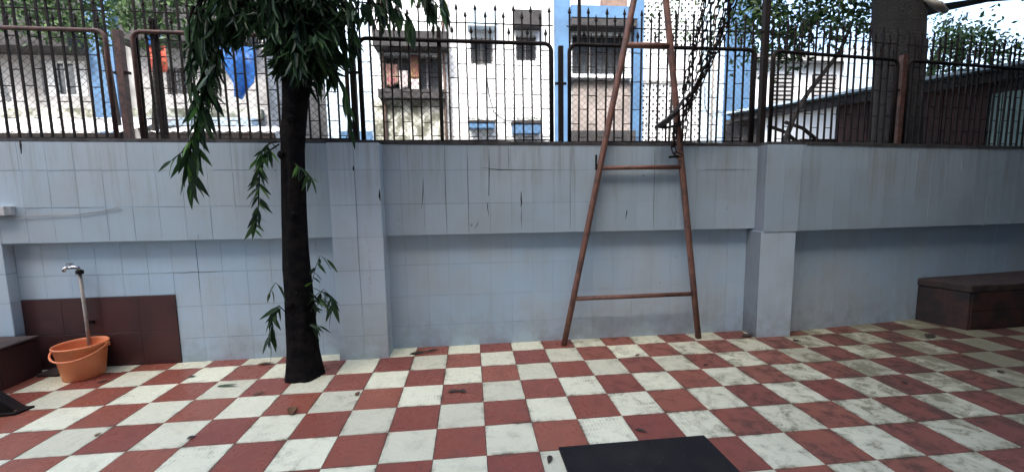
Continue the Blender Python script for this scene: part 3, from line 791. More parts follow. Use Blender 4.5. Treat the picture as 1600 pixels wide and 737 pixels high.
# fallen leaves
def leaf_geo(L, W, fold=0.18, droop=0.12, n=5):
    """lanceolate leaf along +X, real folded blade"""
    ts = [0.0, 0.12, 0.33, 0.62, 0.86, 1.0]; ws = [0.05, 0.62, 1.0, 0.78, 0.34, 0.0]
    v = []; f = []
    for t, ww in zip(ts, ws):
        x = t*L; z = -droop*L*t*t
        v += [(x, -ww*W/2, z+fold*ww*W/2), (x, 0, z), (x, ww*W/2, z+fold*ww*W/2)]
    for i in range(5):
        a = 3*i
        f += [(a, a+3, a+4, a+1), (a+1, a+4, a+5, a+2)]
    return v, f
def leaf_mesh(name, L, W, mt, fold=.18, droop=.12):
    v, f = leaf_geo(L, W, fold, droop)
    me = bpy.data.meshes.new(name); me.from_pydata(v, [], f); me.materials.append(mt)
    me.polygons.foreach_set('use_smooth', [True]*len(me.polygons)); me.update(); return me
FL = [(-2.96, -1.00, .17, .034, -8, 'green_fallen', 'long dark green fallen leaf on a cream tile left of the tree'),
      (-2.235, -1.40, .15, .060, -68, 'dry', 'curled brown fallen leaf on a red tile in front of the tree'),
      (-2.60, -1.20, .09, .03, 40, 'dry', 'small yellowish fallen leaf on a tile left of the tree foot'),
      (-3.30, -.80, .06, .03, 20, 'darkdry', 'small dark fallen leaf on a cream tile right of the maroon panel'),
      (-1.16, -1.335, .09, .04, 10, 'darkdry', 'dark fallen leaf lying on a red tile, left one of a close pair'),
      (-1.02, -1.345, .07, .045, 170, 'darkdry', 'dark fallen leaf lying on a red tile, right one of a close pair'),
      (-.545, -2.15, .075, .032, -110, 'darkdry', 'small black fallen leaf touching the left side of the rubber mat'),
      (-1.40, -.515, .11, .04, 14, 'darkdry', 'dark fallen leaf by the wall foot right of the first pillar'),
      (-2.86, -.60, .16, .045, -6, 'dry', 'dry pale brown fallen leaf near the wall left of the trunk'),
      (.47, -.885, .06, .03, 30, 'dry', 'small orange fallen leaf on the floor between the swing frame legs'),
      (.02, -1.96, .08, .03, -40, 'darkdry', 'dark shrivelled leaf just behind the rubber mat'),
      (2.10, -.75, .07, .05, 15, 'darkdry', 'dark leaf scrap on the floor by the right pillar'),
      (2.24, -1.66, .06, .04, 60, 'darkdry', 'dark leaf scrap on a red tile far to the right'),
      (3.13, -1.58, .06, .04, 0, 'darkdry', 'small black leaf scrap on a cream tile near the right edge'),
      (3.25, -1.31, .06, .04, 100, 'dry', 'small brown leaf scrap on a red tile below the masonry bench'),
      (3.42, -.84, .16, .08, 20, 'darkdry', 'dark green rotten leaf clump in front of the masonry bench'),
      (-3.98, -.80, .09, .03, 18, 'darkdry', 'small dark fallen leaf on the floor right of the bucket'),
      (-1.83, -1.30, .06, .035, 80, 'dry', 'small greenish brown leaf on a red tile right of the trunk'),
      (-2.72, -1.72, .05, .03, 30, 'darkdry', 'small dark leaf scrap on a cream tile at lower left'),
      (-1.55, -.56, .17, .05, 8, 'darkdry', 'dark wet leaf litter in the corner right of the first pillar'),
      (1.70, -.56, .17, .06, 5, 'darkdry', 'dark wet leaf litter in the corner left of the right pillar'),
      (-3.32, -1.62, .045, .025, 75, 'dry', 'tiny brown leaf scrap on a red tile at lower left'),
      (.95, -1.15, .05, .03, 10, 'darkdry', 'tiny dark leaf scrap on a cream tile right of the swing frame')]
for (x, y, L, W, a, mt, lab) in FL:
    me = leaf_mesh('fallen_leaf', L, W, MAT[mt], fold=.35, droop=-.05)
    o = link('fallen_leaf', me, None, (x, y, TZ+.004), (random.uniform(-.06, .06), random.uniform(-.05, .02), R(a)))
    tag(o, lab, 'leaf', 'fallen leaves on the floor')

# ------------------------------------------------------------------ foliage tools
def leaves_joined(name, parent, mt, pos, dirs, lens, wids, droop=0.12, simple=False):
    """many leaf blades as one mesh; pos (n,3), dirs (n,3)"""
    n = len(pos)
    if simple:
        tv = np.array([(0, 0, 0), (0.45, -0.5, 0.06), (1, 0, -0.05), (0.45, 0.5, 0.06)])
        tf = [(0, 1, 2, 3)]
    else:
        ts = [0.0, 0.3, 0.68, 1.0]; ws = [0.10, 1.0, 0.66, 0.0]
        tv = []
        for t, ww in zip(ts, ws):
            tv += [(t, -ww/2, 0.10*ww - droop*t*t), (t, 0, -droop*t*t), (t, ww/2, 0.10*ww - droop*t*t)]
        tv = np.array(tv); tf = []
        for i in range(3):
            a = 3*i; tf += [(a, a+3, a+4, a+1), (a+1, a+4, a+5, a+2)]
    X = np.asarray(dirs, float); X = X/np.linalg.norm(X, axis=1, keepdims=True)
    rnd = rng.normal(size=(n, 3)); Y = np.cross(rnd, X); Y /= np.linalg.norm(Y, axis=1, keepdims=True); Z = np.cross(X, Y)
    L = np.asarray(lens)[:, None, None]; Wd = np.asarray(wids)[:, None, None]
    V = np.asarray(pos)[:, None, :] + tv[None, :, 0:1]*L*X[:, None, :] + tv[None, :, 1:2]*Wd*Y[:, None, :] + tv[None, :, 2:3]*L*Z[:, None, :]
    k = len(tv)
    V = V.reshape(-1, 3)
    F = (np.array(tf)[None] + (np.arange(n)*k)[:, None, None]).reshape(-1, 4)
    me = bpy.data.meshes.new(name)
    me.vertices.add(len(V)); me.vertices.foreach_set('co', V.ravel())
    me.loops.add(F.size); me.loops.foreach_set('vertex_index', F.ravel())
    me.polygons.add(len(F)); me.polygons.foreach_set('loop_start', np.arange(0, F.size, 4)); 
    me.update(calc_edges=True)
    me.polygons.foreach_set('use_smooth', [True]*len(F))
    at = me.attributes.new('tone', 'FLOAT', 'POINT')
    at.data.foreach_set('value', np.repeat(rng.random(n), k))
    me.materials.append(mt); me.update()
    o = link(name, me, parent)
    return o

# ------------------------------------------------------------------ mast tree in the yard
TX, TY = -2.345, -0.88
tree = thing('mast_tree', 'slender tree with a black trunk and long drooping leaves before the wall', 'tree', (TX, TY, 0))
def T(p): return (p[0]-TX, p[1]-TY, p[2])
tc_ = [(-2.352, -.885, -0.03), (-2.350, -.88, .06), (-2.352, -.88, .22), (-2.355, -.88, .5), (-2.352, -.88, 1.0), (-2.335, -.88, 1.45),
       (-2.316, -.88, 1.85), (-2.278, -.88, 2.15), (-2.25, -.88, 2.45), (-2.26, -.89, 2.8), (-2.30, -.9, 3.3), (-2.30, -.9, 4.2), (-2.28, -.9, 5.6)]
tr_ = [.150, .137, .122, .112, .099, .091, .086, .090, .100, .085, .07, .055, .02]
def interp(z, arr):
    zs = [p[2] for p in tc_]
    return float(np.interp(z, zs, arr))
zs_ = np.concatenate([np.linspace(-.03, .3, 12), np.linspace(.34, 2.9, 75), np.linspace(3.0, 5.6, 16)])
mb = MB(); SEG = 36
for z in zs_:
    cx_, cy_, rr_ = interp(z, [p[0] for p in tc_]), interp(z, [p[1] for p in tc_]), interp(z, tr_)
    for k in range(SEG):
        a = 2*math.pi*k/SEG
        q = Vector((math.cos(a)*2.2, math.sin(a)*2.2, z*1.1))
        rid = abs(mnoise.noise(Vector((math.cos(a)*4.5, math.sin(a)*4.5, z*2.2))))
        lump = mnoise.noise(q)
        foot = max(0.0, 1-z/.20)
        rr2 = rr_*(1+.055*lump) - .013*rid + .016*foot*max(0, math.sin(5*a+.7))
        mb.v.append((cx_-TX+math.cos(a)*rr2, cy_-TY+math.sin(a)*rr2, z))
for i in range(len(zs_)-1):
    for k in range(SEG):
        k2 = (k+1) % SEG
        mb.f.append((i*SEG+k, i*SEG+k2, (i+1)*SEG+k2, (i+1)*SEG+k))
mb.build('trunk', MAT['bark'], tree, True)
for (ka, kz, kr) in ((-1.9, .62, .03), (-1.2, 1.32, .026), (-2.3, 1.78, .03), (-1.5, 2.05, .028)):
    cx_, rr_ = interp(kz, [p[0] for p in tc_])-TX, interp(kz, tr_)
    c_ = (cx_+math.cos(ka)*rr_*.93, math.sin(ka)*rr_*.93, kz)
    MB().tube([c_, (c_[0]+math.cos(ka)*.028, c_[1]+math.sin(ka)*.028, kz+.008)], [kr*1.3, kr*.7], 9).build('knot', MAT['bark'], tree, True)

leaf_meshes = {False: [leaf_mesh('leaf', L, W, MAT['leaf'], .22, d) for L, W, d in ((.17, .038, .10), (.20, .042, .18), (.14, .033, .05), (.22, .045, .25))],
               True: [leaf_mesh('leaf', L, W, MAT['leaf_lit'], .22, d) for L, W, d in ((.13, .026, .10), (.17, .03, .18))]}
def orient(o, d, roll):
    o.rotation_euler = (Vector(d).to_track_quat('X', 'Z') @ Matrix.Rotation(roll, 4, 'X').to_quaternion()).to_euler()

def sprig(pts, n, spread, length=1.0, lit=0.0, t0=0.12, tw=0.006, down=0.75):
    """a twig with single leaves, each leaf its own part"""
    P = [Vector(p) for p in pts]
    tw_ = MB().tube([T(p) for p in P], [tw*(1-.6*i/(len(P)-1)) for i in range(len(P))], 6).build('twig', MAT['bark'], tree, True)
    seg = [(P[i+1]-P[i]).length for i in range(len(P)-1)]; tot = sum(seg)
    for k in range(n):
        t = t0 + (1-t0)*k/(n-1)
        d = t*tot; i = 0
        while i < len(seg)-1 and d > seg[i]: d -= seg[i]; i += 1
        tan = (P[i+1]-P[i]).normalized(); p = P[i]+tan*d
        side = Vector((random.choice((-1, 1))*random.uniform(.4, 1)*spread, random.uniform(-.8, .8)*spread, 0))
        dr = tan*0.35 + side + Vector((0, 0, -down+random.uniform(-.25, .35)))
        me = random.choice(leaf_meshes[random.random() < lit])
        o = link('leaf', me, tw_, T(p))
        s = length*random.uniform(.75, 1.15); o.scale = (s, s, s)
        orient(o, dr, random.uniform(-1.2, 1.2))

# sprigs whose leaves can be told apart
sprig([(-2.84, -.95, 2.36), (-2.91, -.97, 2.10), (-2.98, -.98, 1.88), (-3.03, -.98, 1.68), (-3.02, -.98, 1.58)], 66, .6, 1.0, .34, .0)
sprig([(-2.84, -.92, 2.50), (-2.92, -.93, 2.30), (-2.96, -.94, 2.12), (-2.98, -.94, 2.0)], 30, .8, .95, .12, .0)
sprig([(-2.76, -.92, 2.62), (-2.80, -.93, 2.42), (-2.84, -.94, 2.22)], 22, .7, .9, .1, .0)
sprig([(-2.95, -.97, 1.95), (-3.05, -.99, 1.80), (-3.13, -.99, 1.74)], 9, .7, .95, .3, .2)
sprig([(-2.39, -.94, 1.86), (-2.47, -.96, 1.80), (-2.53, -.97, 1.66), (-2.55, -.97, 1.50), (-2.565, -.97, 1.36), (-2.60, -.97, 1.22)], 50, 1.0, .72, .25, .10)
sprig([(-2.40, -.95, 1.88), (-2.45, -.97, 1.86), (-2.50, -.97, 1.80), (-2.56, -.97, 1.70)], 18, 1.0, .7, .45, .1)
sprig([(-2.29, -.97, 1.72), (-2.22, -.99, 1.68), (-2.15, -.99, 1.60)], 13, 1.0, .75, .3, .1)
sprig([(-2.285, -.96, .50), (-2.24, -.93, .72), (-2.20, -.90, .90), (-2.16, -.90, .99), (-2.11, -.90, .96)], 11, .5, .75, .1, .3, .0035)
sprig([(-2.285, -.96, .50), (-2.22, -.92, .62), (-2.15, -.90, .72), (-2.10, -.90, .66), (-2.08, -.90, .56)], 22, .6, .88, .05, .2, .004)
sprig([(-2.30, -.97, .42), (-2.24, -.95, .46), (-2.19, -.94, .43)], 6, .6, .7, .05, .3, .004)
sprig([(-2.42, -.96, .55), (-2.47, -.97, .62), (-2.52, -.97, .58), (-2.54, -.97, .44), (-2.56, -.97, .34)], 24, .55, .85, .08, .15, .004)
sprig([(-2.44, -.96, .75), (-2.48, -.97, .80), (-2.53, -.97, .72)], 5, .6, .7, .1, .3, .004)
sprig([(-1.99, -.92, 2.46), (-1.90, -.93, 2.30), (-1.87, -.93, 2.10), (-1.865, -.93, 1.98)], 20, .28, .95, .05, .0)
sprig([(-1.80, -.90, 2.92), (-1.60, -.92, 2.90), (-1.42, -.92, 2.84), (-1.34, -.92, 2.72)], 24, .5, .95, .12, .1)
sprig([(-1.42, -.90, 3.02), (-1.24, -.92, 2.98), (-1.15, -.92, 2.88), (-1.12, -.92, 2.78)], 16, .5, .9, .15, .1)

# the dense crown: drooping branchlets set thick with leaves, one mass
pos, dirs, lens, wids = [], [], [], []
twm = MB()
def branchlet(a, pts, n, spread, L):
    P = [Vector(p) for p in pts]
    twm.tube([T(p) for p in P], [.012]+[.005]*(len(P)-1), 5)
    seg = [(P[i+1]-P[i]).length for i in range(len(P)-1)]; tot = sum(seg)
    for k in range(n):
        d = (0.12+0.88*random.random())*tot; i = 0
        while i < len(seg)-1 and d > seg[i]: d -= seg[i]; i += 1
        tan = (P[i+1]-P[i]).normalized(); p = P[i]+tan*d
        an = random.uniform(0, 2*math.pi)
        dr = tan*.4 + Vector((math.cos(an), math.sin(an), 0))*spread*random.uniform(.3, 1) + Vector((0, 0, -random.uniform(.45, 1.0)))
        pos.append(T(p)); dirs.append(tuple(dr)); l = L*random.uniform(.7, 1.15); lens.append(l); wids.append(l*random.uniform(.155, .20))
for k in range(200):
    low = k < 95
    z0 = random.uniform(2.40, 3.05) if low else random.uniform(2.75, 4.6)
    an = random.uniform(0, 2*math.pi)
    rad = random.uniform(.06, .34) if low else random.uniform(.16, .60)
    cx_ = -2.17 if low else -2.25
    dxx, dyy = math.cos(an)*rad, math.sin(an)*rad*.9
    drop = random.uniform(.15, .50)
    base = (cx_+dxx*.1, -.89+dyy*.1, z0)
    zm = z0+random.uniform(.0, .14)
    lim = (2.37 + 1.7*max(0.0, abs(dxx)-.05)) if low else 2.86
    end_z = max(zm-drop, lim+random.uniform(-.06, .1))
    branchlet(an, [base, (cx_+dxx*.55, -.89+dyy*.55, zm), (cx_+dxx*.95, -.89+dyy*.95, (zm+end_z)/2+.04), (cx_+dxx, -.89+dyy, end_z)], 15, .6, .185)
# limb reaching left with long hanging branchlets
limb = [(-2.28, -.9, 2.72), (-2.48, -.93, 2.86), (-2.70, -.95, 2.86), (-2.90, -.96, 2.78)]
MB().tube([T(p) for p in limb], [.035, .026, .018, .01], 8).build('limb', MAT['bark'], tree, True)
for k in range(26):
    t = random.uniform(.25, 1); i = min(2, int(t*3)); q = Vector(limb[i]).lerp(Vector(limb[i+1]), t*3-i)
    q += Vector((random.uniform(-.06, .06), random.uniform(-.16, .16), random.uniform(-.05, .28)))
    dr = random.uniform(.05, .22) if q.x > -2.74 else random.uniform(.30, .62)
    branchlet(0, [q, (q.x-.04, q.y, q.z-.1), (q.x-.07+random.uniform(-.05, .03), q.y-.02, q.z-dr)], 15, .5, .18)
limb2 = [(-2.25, -.9, 2.78), (-2.02, -.9, 2.95), (-1.75, -.9, 3.02), (-1.40, -.9, 3.05), (-1.15, -.9, 3.03)]
MB().tube([T(p) for p in limb2], [.03, .022, .016, .012, .007], 8).build('limb', MAT['bark'], tree, True)
for k in range(15):
    t = random.uniform(.1, 1); i = min(3, int(t*4)); q = Vector(limb2[i]).lerp(Vector(limb2[i+1]), t*4-i)
    q += Vector((0, random.uniform(-.14, .14), random.uniform(-.02, .2)))
    dr = random.uniform(.1, .32) if q.x > -1.8 else random.uniform(.25, .62)
    branchlet(0, [q, (q.x+.03, q.y, q.z-.06), (q.x+.05, q.y, q.z-dr)], 13, .5, .18)
tag(twm.build('branchlets', MAT['bark'], tree), kind='stuff')
o = leaves_joined('crown', tree, MAT['leaf'], np.array(pos), np.array(dirs), lens, wids, .16); tag(o, kind='stuff')

# ------------------------------------------------------------------ trees behind the fence
def far_tree(name, label, base, trunk, trad, clumps, leafL, per, mt='leaf_far', limbs=(), bark='bark2', group='trees behind the fence'):
    root = thing(name, label, 'tree', base, group)
    B = Vector(base)
    MB().tube([tuple(Vector(p)-B) for p in trunk], trad, 14).build('trunk', MAT[bark], root, True)
    for path, rads in limbs:
        MB().tube([tuple(Vector(p)-B) for p in path], rads, 8).build('limb', MAT[bark], root, True)
    ps, ds, ls = [], [], []
    for (x, y, z, rx, rz_) in clumps:
        k = int(per*max(.3, (rx*rx*rz_)/.06))
        k = min(k, 1600)
        # sub-clusters give an uneven outline with gaps
        subs = [rng.normal(size=3)*np.array([rx*.55, rx*.55, rz_*.55]) for _ in range(max(3, k//16))]
        for q in range(k):
            s = subs[rng.integers(len(subs))]
            p = s + rng.normal(size=3)*leafL*1.3
            ps.append((x+p[0]-B.x, y+p[1]-B.y, z+p[2]-B.z)); d = rng.normal(size=3); d[2] -= .5
            ds.append(d); ls.append(leafL*rng.uniform(.7, 1.3))
    ls = np.array(ls)
    o = leaves_joined('crown', root, MAT[mt], np.array(ps), np.array(ds), ls, ls*.45, simple=True); tag(o, kind='stuff')
    return root

SHADE_CANOPY = []  # extra unseen crown clumps, added overhead to shade the right of the yard
for ix in range(9):
    for iy in range(9):
        cx_, cy_ = 0.9+.78*ix+random.uniform(-.25, .25), -6.2+.8*iy+random.uniform(-.25, .25)
        if random.random() < min(.85, .14+.10*ix) and not (cy_ > -1.6 and random.random() < .6): SHADE_CANOPY.append((cx_, cy_, 5.5+random.uniform(-.35, .5)+.05*ix, .75, .42))
        if ix > 4: SHADE_CANOPY.append((cx_+.3, cy_+.3, 4.9+random.uniform(-.1, .3)+.06*ix, .7, .35))
for k in range(12):
    SHADE_CANOPY.append((random.uniform(2.8, 6.2), random.uniform(-5.2, -2.4), random.uniform(4.2, 4.9), .7, .35))
bt = far_tree('broad_tree', 'thick dark trunked tree behind the fence at the right', (4.72, .75, 0),
    [(4.78, .75, -.1), (4.74, .75, 1.2), (4.69, .75, 2.2), (4.66, .75, 3.0), (4.60, .75, 3.6), (4.58, .75, 4.3), (4.5, .8, 5.2)],
    [.36, .30, .265, .255, .27, .28, .2],
    [(x, y, z, r1, r2) for x, y, z, r1, r2 in
     [(3.35, 1.8, 4.25, .35, .3), (3.62, 1.9, 4.15, .3, .25), (4.05, 2.0, 3.92, .35, .25), (3.55, 2.0, 3.80, .22, .2), (4.38, 2.0, 4.10, .35, .3), (4.8, 1.9, 3.9, .25, .22),
      (5.26, 1.9, 4.2, .35, .3), (3.75, 1.9, 4.35, .35, .3), (4.6, 1.9, 4.3, .35, .3), (4.95, 1.8, 4.35, .3, .25), (3.2, 1.9, 4.0, .15, .15), (4.19, 2.1, 3.66, .22, .2), (3.93, 2.2, 3.55, .2, .2), (5.6, 1.6, 4.3, .35, .3), (3.45, 1.9, 4.05, .25, .22), (4.25, 2.0, 3.85, .25, .2), (4.95, 1.9, 4.05, .25, .22), (5.45, 1.6, 4.05, .22, .2), (2.9, 1.6, 4.7, .6, .4), (3.9, 1.2, 5.0, .8, .5),
      (5.2, .6, 5.2, .9, .5), (6.2, .6, 4.9, .7, .45), (5.0, -.6, 5.6, 1.1, .5), (6.4, -.8, 5.4, 1.1, .6), (5.6, -1.6, 5.3, 1.2, .5), (4.0, .2, 5.6, .9, .5),
      (7.2, -.2, 4.6, .9, .6), (4.6, -1.6, 5.9, 1.0, .4)] + SHADE_CANOPY],
    .10, 420,
    limbs=[([(4.6, .75, 3.55), (4.95, .8, 3.72), (5.5, .9, 3.85), (6.2, 1.0, 4.0), (6.9, 1.0, 4.05)], [.10, .07, .05, .035, .02]),
           ([(4.55, .75, 3.9), (4.2, 1.0, 4.2), (3.8, 1.4, 4.35), (3.3, 1.7, 4.4)], [.10, .06, .04, .02]),
           ([(4.75, .75, 3.45), (4.95, .78, 3.05), (5.02, .8, 2.6), (5.05, .8, 2.0)], [.06, .07, .075, .08])])
sc_ = MB().tube([(4.62-4.72, .48-.75, 3.74), (4.82-4.72, .475-.75, 3.66), (5.0-4.72, .53-.75, 3.62)], [.02, .05, .03], 8).build('cut_branch_scar', MAT['scar'], bt, True)
bt_pts = [(7.36, 2.3, 4.2), (7.55, 2.4, 3.75), (7.8, 2.5, 4.05), (8.2, 2.5, 3.95), (8.6, 2.5, 3.75), (8.95, 2.5, 3.85), (7.0, 2.0, 4.0), (7.25, 2.2, 3.5), (7.1, 2.1, 3.75), (7.5, 2.3, 4.0), (7.95, 2.5, 3.8), (8.4, 2.5, 4.05)]
far_tree('leafy_tree', 'light green leafy tree above the maroon shed roof at the right', (7.6, 3.4, 0),
    [(7.6, 3.4, -.1), (7.65, 3.3, 2.0), (7.7, 2.9, 3.5), (7.8, 2.7, 4.3)], [.13, .10, .07, .03],
    [(x, y, z, .30, .22) for x, y, z in bt_pts], .085, 480)
far_tree('slim_tree', 'slim leaning bare tree stem behind the fence before the white shed wall', (3.55, 1.5, 0),
    [(3.5, 1.5, -.1), (3.62, 1.5, 1.3), (3.72, 1.5, 2.16), (3.86, 1.5, 2.55), (4.05, 1.5, 2.86), (4.5, 1.5, 3.42), (4.68, 1.5, 3.85)],
    [.045, .04, .038, .034, .032, .028, .02], [(4.7, 1.5, 3.9, .25, .2), (4.55, 1.5, 3.65, .16, .14)], .08, 200)
far_tree('garden_tree', 'leafy tree above the blue tarpaulin behind the fence at the left', (-6.6, 4.0, 0),
    [(-6.7, 4.0, -.1), (-6.68, 4.0, 2.5), (-6.5, 4.0, 4.2), (-6.2, 4.0, 5.5)], [.06, .055, .045, .03],
    [(-6.7, 4, 4.75, .45, .35), (-6.3, 4, 4.55, .4, .25), (-5.85, 4, 4.8, .45, .3), (-5.45, 4, 4.6, .35, .25), (-6.65, 4.2, 4.38, .25, .2), (-5.0, 4, 4.95, .4, .3),
     (-4.4, 4, 5.0, .4, .3), (-6.1, 4.2, 5.3, .8, .4), (-5.0, 4, 5.4, .7, .35)], .10, 420)
far_tree('courtyard_tree', 'leafy tree at the top left corner beside the wide blue column', (-8.3, 4.2, 0),
    [(-7.45, 4.2, -.1), (-7.42, 4.2, 2.5), (-7.5, 4.2, 4.2), (-7.7, 4.2, 5.5)], [.07, .06, .05, .03],
    [(-8.75, 4, 4.75, .4, .3), (-8.3, 4, 4.85, .4, .25), (-7.85, 4, 4.6, .3, .25), (-7.62, 4, 4.9, .3, .25), (-8.1, 4.4, 5.3, .8, .4), (-8.55, 4.1, 4.55, .3, .22), (-8.05, 4.1, 4.62, .3, .22), (-7.5, 4, 4.40, .18, .2)], .10, 420)
far_tree('thin_tree', 'thin leafed small tree seen between the swing chains', (2.75, 3.0, 0),
    [(2.6, 3.0, -.1), (2.65, 3.0, 2.0), (2.72, 3.0, 3.6), (2.8, 3.0, 4.8)], [.03, .025, .018, .01],
    [(2.35, 3, 4.5, .22, .2), (2.75, 3, 4.6, .25, .2), (2.8, 3, 4.15, .22, .22), (3.1, 3, 4.3, .2, .25), (2.5, 3, 4.1, .18, .18)], .075, 150)

# ------------------------------------------------------------------ buildings behind
def holed_wall(name, mt, parent, x0, x1, z0, z1, y0, y1, holes):
    xs = sorted({x0, x1, *[h[0] for h in holes], *[h[1] for h in holes]}); zs = sorted({z0, z1, *[h[2] for h in holes], *[h[3] for h in holes]})
    mb = MB()
    def solid(i, k):
        if i < 0 or k < 0 or i >= len(xs)-1 or k >= len(zs)-1: return False
        cx_, cz_ = (xs[i]+xs[i+1])/2, (zs[k]+zs[k+1])/2
        return not any(h[0] < cx_ < h[1] and h[2] < cz_ < h[3] for h in holes)
    for i in range(len(xs)-1):
        for k in range(len(zs)-1):
            if not solid(i, k): continue
            a, b2, c, d = xs[i], xs[i+1], zs[k], zs[k+1]
            mb.quad((a, y0, c), (b2, y0, c), (b2, y0, d), (a, y0, d)); mb.quad((b2, y1, c), (a, y1, c), (a, y1, d), (b2, y1, d))
            if not solid(i-1, k): mb.quad((a, y1, c), (a, y0, c), (a, y0, d), (a, y1, d))
            if not solid(i+1, k): mb.quad((b2, y0, c), (b2, y1, c), (b2, y1, d), (b2, y0, d))
            if not solid(i, k-1): mb.quad((a, y1, c), (b2, y1, c), (b2, y0, c), (a, y0, c))
            if not solid(i, k+1): mb.quad((a, y0, d), (b2, y0, d), (b2, y1, d), (a, y1, d))
    return mb.build(name, MAT[mt], parent)

def window(parent, x0, x1, z0, z1, y, leaves=2, frame='frame', bars=0, depth=.18):
    wnd = MB().box(x0, x1, y+depth, y+depth+.03, z0, z1).build('window', MAT['dark'], parent)
    t = .05
    fr = MB().box(x0, x1, y+depth-.05, y+depth-.005, z0, z0+t).box(x0, x1, y+depth-.05, y+depth-.005, z1-t, z1)
    for k in range(leaves+1):
        xx = x0 + (x1-x0-t)*k/leaves
        fr.box(xx, xx+t, y+depth-.052, y+depth-.004, z0+t, z1-t)
    fr.build('frame', MAT[frame], wnd)
    for k in range(leaves):
        a = x0+(x1-x0-t)*k/leaves+t; b2 = x0+(x1-x0-t)*(k+1)/leaves
        MB().box(a, b2, y+depth-.03, y+depth-.02, z0+t, z1-t).build('pane', MAT['glass'], wnd)
    for k in range(bars):
        xx = x0+(x1-x0)*(k+.5)/bars
        MB().box(xx-.009, xx+.009, y-.03, y-.012, z0, z1).build('grille_bar', MAT['iron'], wnd)
    if bars:
        for zz in (z0+.12*(z1-z0), z0+.5*(z1-z0), z0+.88*(z1-z0)):
            MB().box(x0, x1, y-.034, y-.0125, zz-.009, zz+.009).build('grille_rail', MAT['iron'], wnd)
    return wnd

Y8 = 8.0
wb = thing('apartment_building', 'sunlit white apartment building with blue columns behind the fence', 'building', (1.5, Y8, 0))
WB = Vector((1.5, Y8, 0))
class LB(MB):
    """builder that takes world coordinates and stores them relative to a thing"""
    def __init__(s, org): super().__init__(); s.o = org
    def build(s, name, mt, parent=None, smooth=False, **k):
        s.v = [(x-s.o[0], y-s.o[1], z-s.o[2]) for x, y, z in s.v]
        return super().build(name, mt, parent, smooth, **k)
ox = 1.5
holes = [(-3.30-ox, -1.69-ox, 4.40, 5.36), (-.85-ox, -.21-ox, 5.15, 5.86), (.46-ox, 1.06-ox, 5.26, 5.95), (2.12-ox, 3.75-ox, 4.87, 6.05),
         (-.85-ox, -.21-ox, 8.3, 9.2), (.46-ox, 1.06-ox, 8.3, 9.2), (-3.3-ox, -1.69-ox, 8.0, 9.3)]
holed_wall('wall', 'whitewash', wb, -4.6-ox, 4.20-ox, 0.0, 11.0, 0.0, 0.35, holes)
LB(WB).box(4.2, 7.0, 8.0, 8.35, 0, 11.0).build('wall', MAT['whitewash'], wb)
LB(WB).box(-5.0, 7.6, 8.36, 14.0, 0, 10.9).build('rear_block', MAT['greywash'], wb)
wA = window(wb, -3.30-ox, -1.69-ox, 4.40, 5.36, 0, 4, 'frame', 9)
window(wb, -.85-ox, -.21-ox, 5.15, 5.86, 0, 2, 'frame', 5); window(wb, .46-ox, 1.06-ox, 5.26, 5.95, 0, 2, 'frame', 5)
window(wb, 2.12-ox, 3.75-ox, 4.87, 6.05, 0, 3, 'frame', 10)
window(wb, -.85-ox, -.21-ox, 8.3, 9.2, 0, 2); window(wb, .46-ox, 1.06-ox, 8.3, 9.2, 0, 2); window(wb, -3.3-ox, -1.69-ox, 8.0, 9.3, 0, 3)
def part(name, mt, x0, x1, z0, z1, yo0, yo1, par=wb):
    return LB(WB).box(x0, x1, 8.0+yo0, 8.0+yo1, z0, z1).build(name, MAT[mt], par)
part('sunshade', 'concrete', -3.45, -1.48, 5.42, 5.82, -.55, -.002)
part('window_sill', 'concrete', -3.42, -1.60, 4.12, 4.36, -.32, -.002)
part('sunshade', 'bluewash', -.92, -.14, 6.05, 6.50, -.40, -.002); part('sunshade', 'concrete', .38, 1.16, 6.10, 6.50, -.40, -.002)
part('sunshade', 'bluepaint', 1.98, 3.90, 6.30, 6.62, -.50, -.003); part('sunshade_soffit', 'concrete', 1.99, 3.89, 6.10, 6.298, -.48, -.004)
part('window_sill', 'whitewash', 2.02, 3.86, 4.74, 4.84, -.25, -.002)
part('panel_below_window', 'beige', 2.12, 3.88, 3.0, 4.70, -.05, -.002)
part('ledge', 'concrete', 1.95, 3.95, 2.75, 3.22, -.35, -.051)
part('mossy_apron', 'moss', -3.62, -1.66, 2.6, 4.10, -.03, -.002)
for (x0, x1, n_) in ((1.58, 2.00, 0), (3.905, 4.20, 0), (6.83, 7.56, 0)):
    part('column', 'bluepaint', x0, x1, 0, 11.0, -.22, -.001 if x0 < 6.8 else .3)
part('side_wall', 'bluewash', 6.14, 6.828, 0, 11.0, -.06, -.001)
part('side_wall', 'bluewash', -4.9, -3.66, 0, 11.0, -.05, -.001)
part('blue_dado', 'bluepaint', -4.6, -3.68, 2.4, 3.25, -.075, -.051)
for (x, mt, rr_) in ((-3.30, 'shutter', .045), (-1.60, 'shutter', .04), (-1.47, 'pvc', .035), (-.42, 'frame', .014), (6.45, 'pvc', .03)):
    LB(WB).tube([(x, 7.9, .2), (x, 7.9, 11)], rr_, 8).build('drain_pipe', MAT[mt], wb, True)
LB(WB).tube([(-.42, 7.95, 4.9), (-.35, 7.95, 4.3), (-.22, 7.95, 3.8), (.1, 7.95, 3.55), (.9, 7.95, 3.52)], .014, 6).build('cable', MAT['iron'], wb, True)
LB(WB).tube([(6.2, 7.9, 4.6), (6.22, 7.9, 4.0), (6.32, 7.9, 3.75), (6.8, 7.88, 3.78)], .012, 6).build('cable', MAT['iron'], wb, True)
part('blind', 'shutter', 2.95, 3.72, 6.66, 7.4, -.12, -.002)
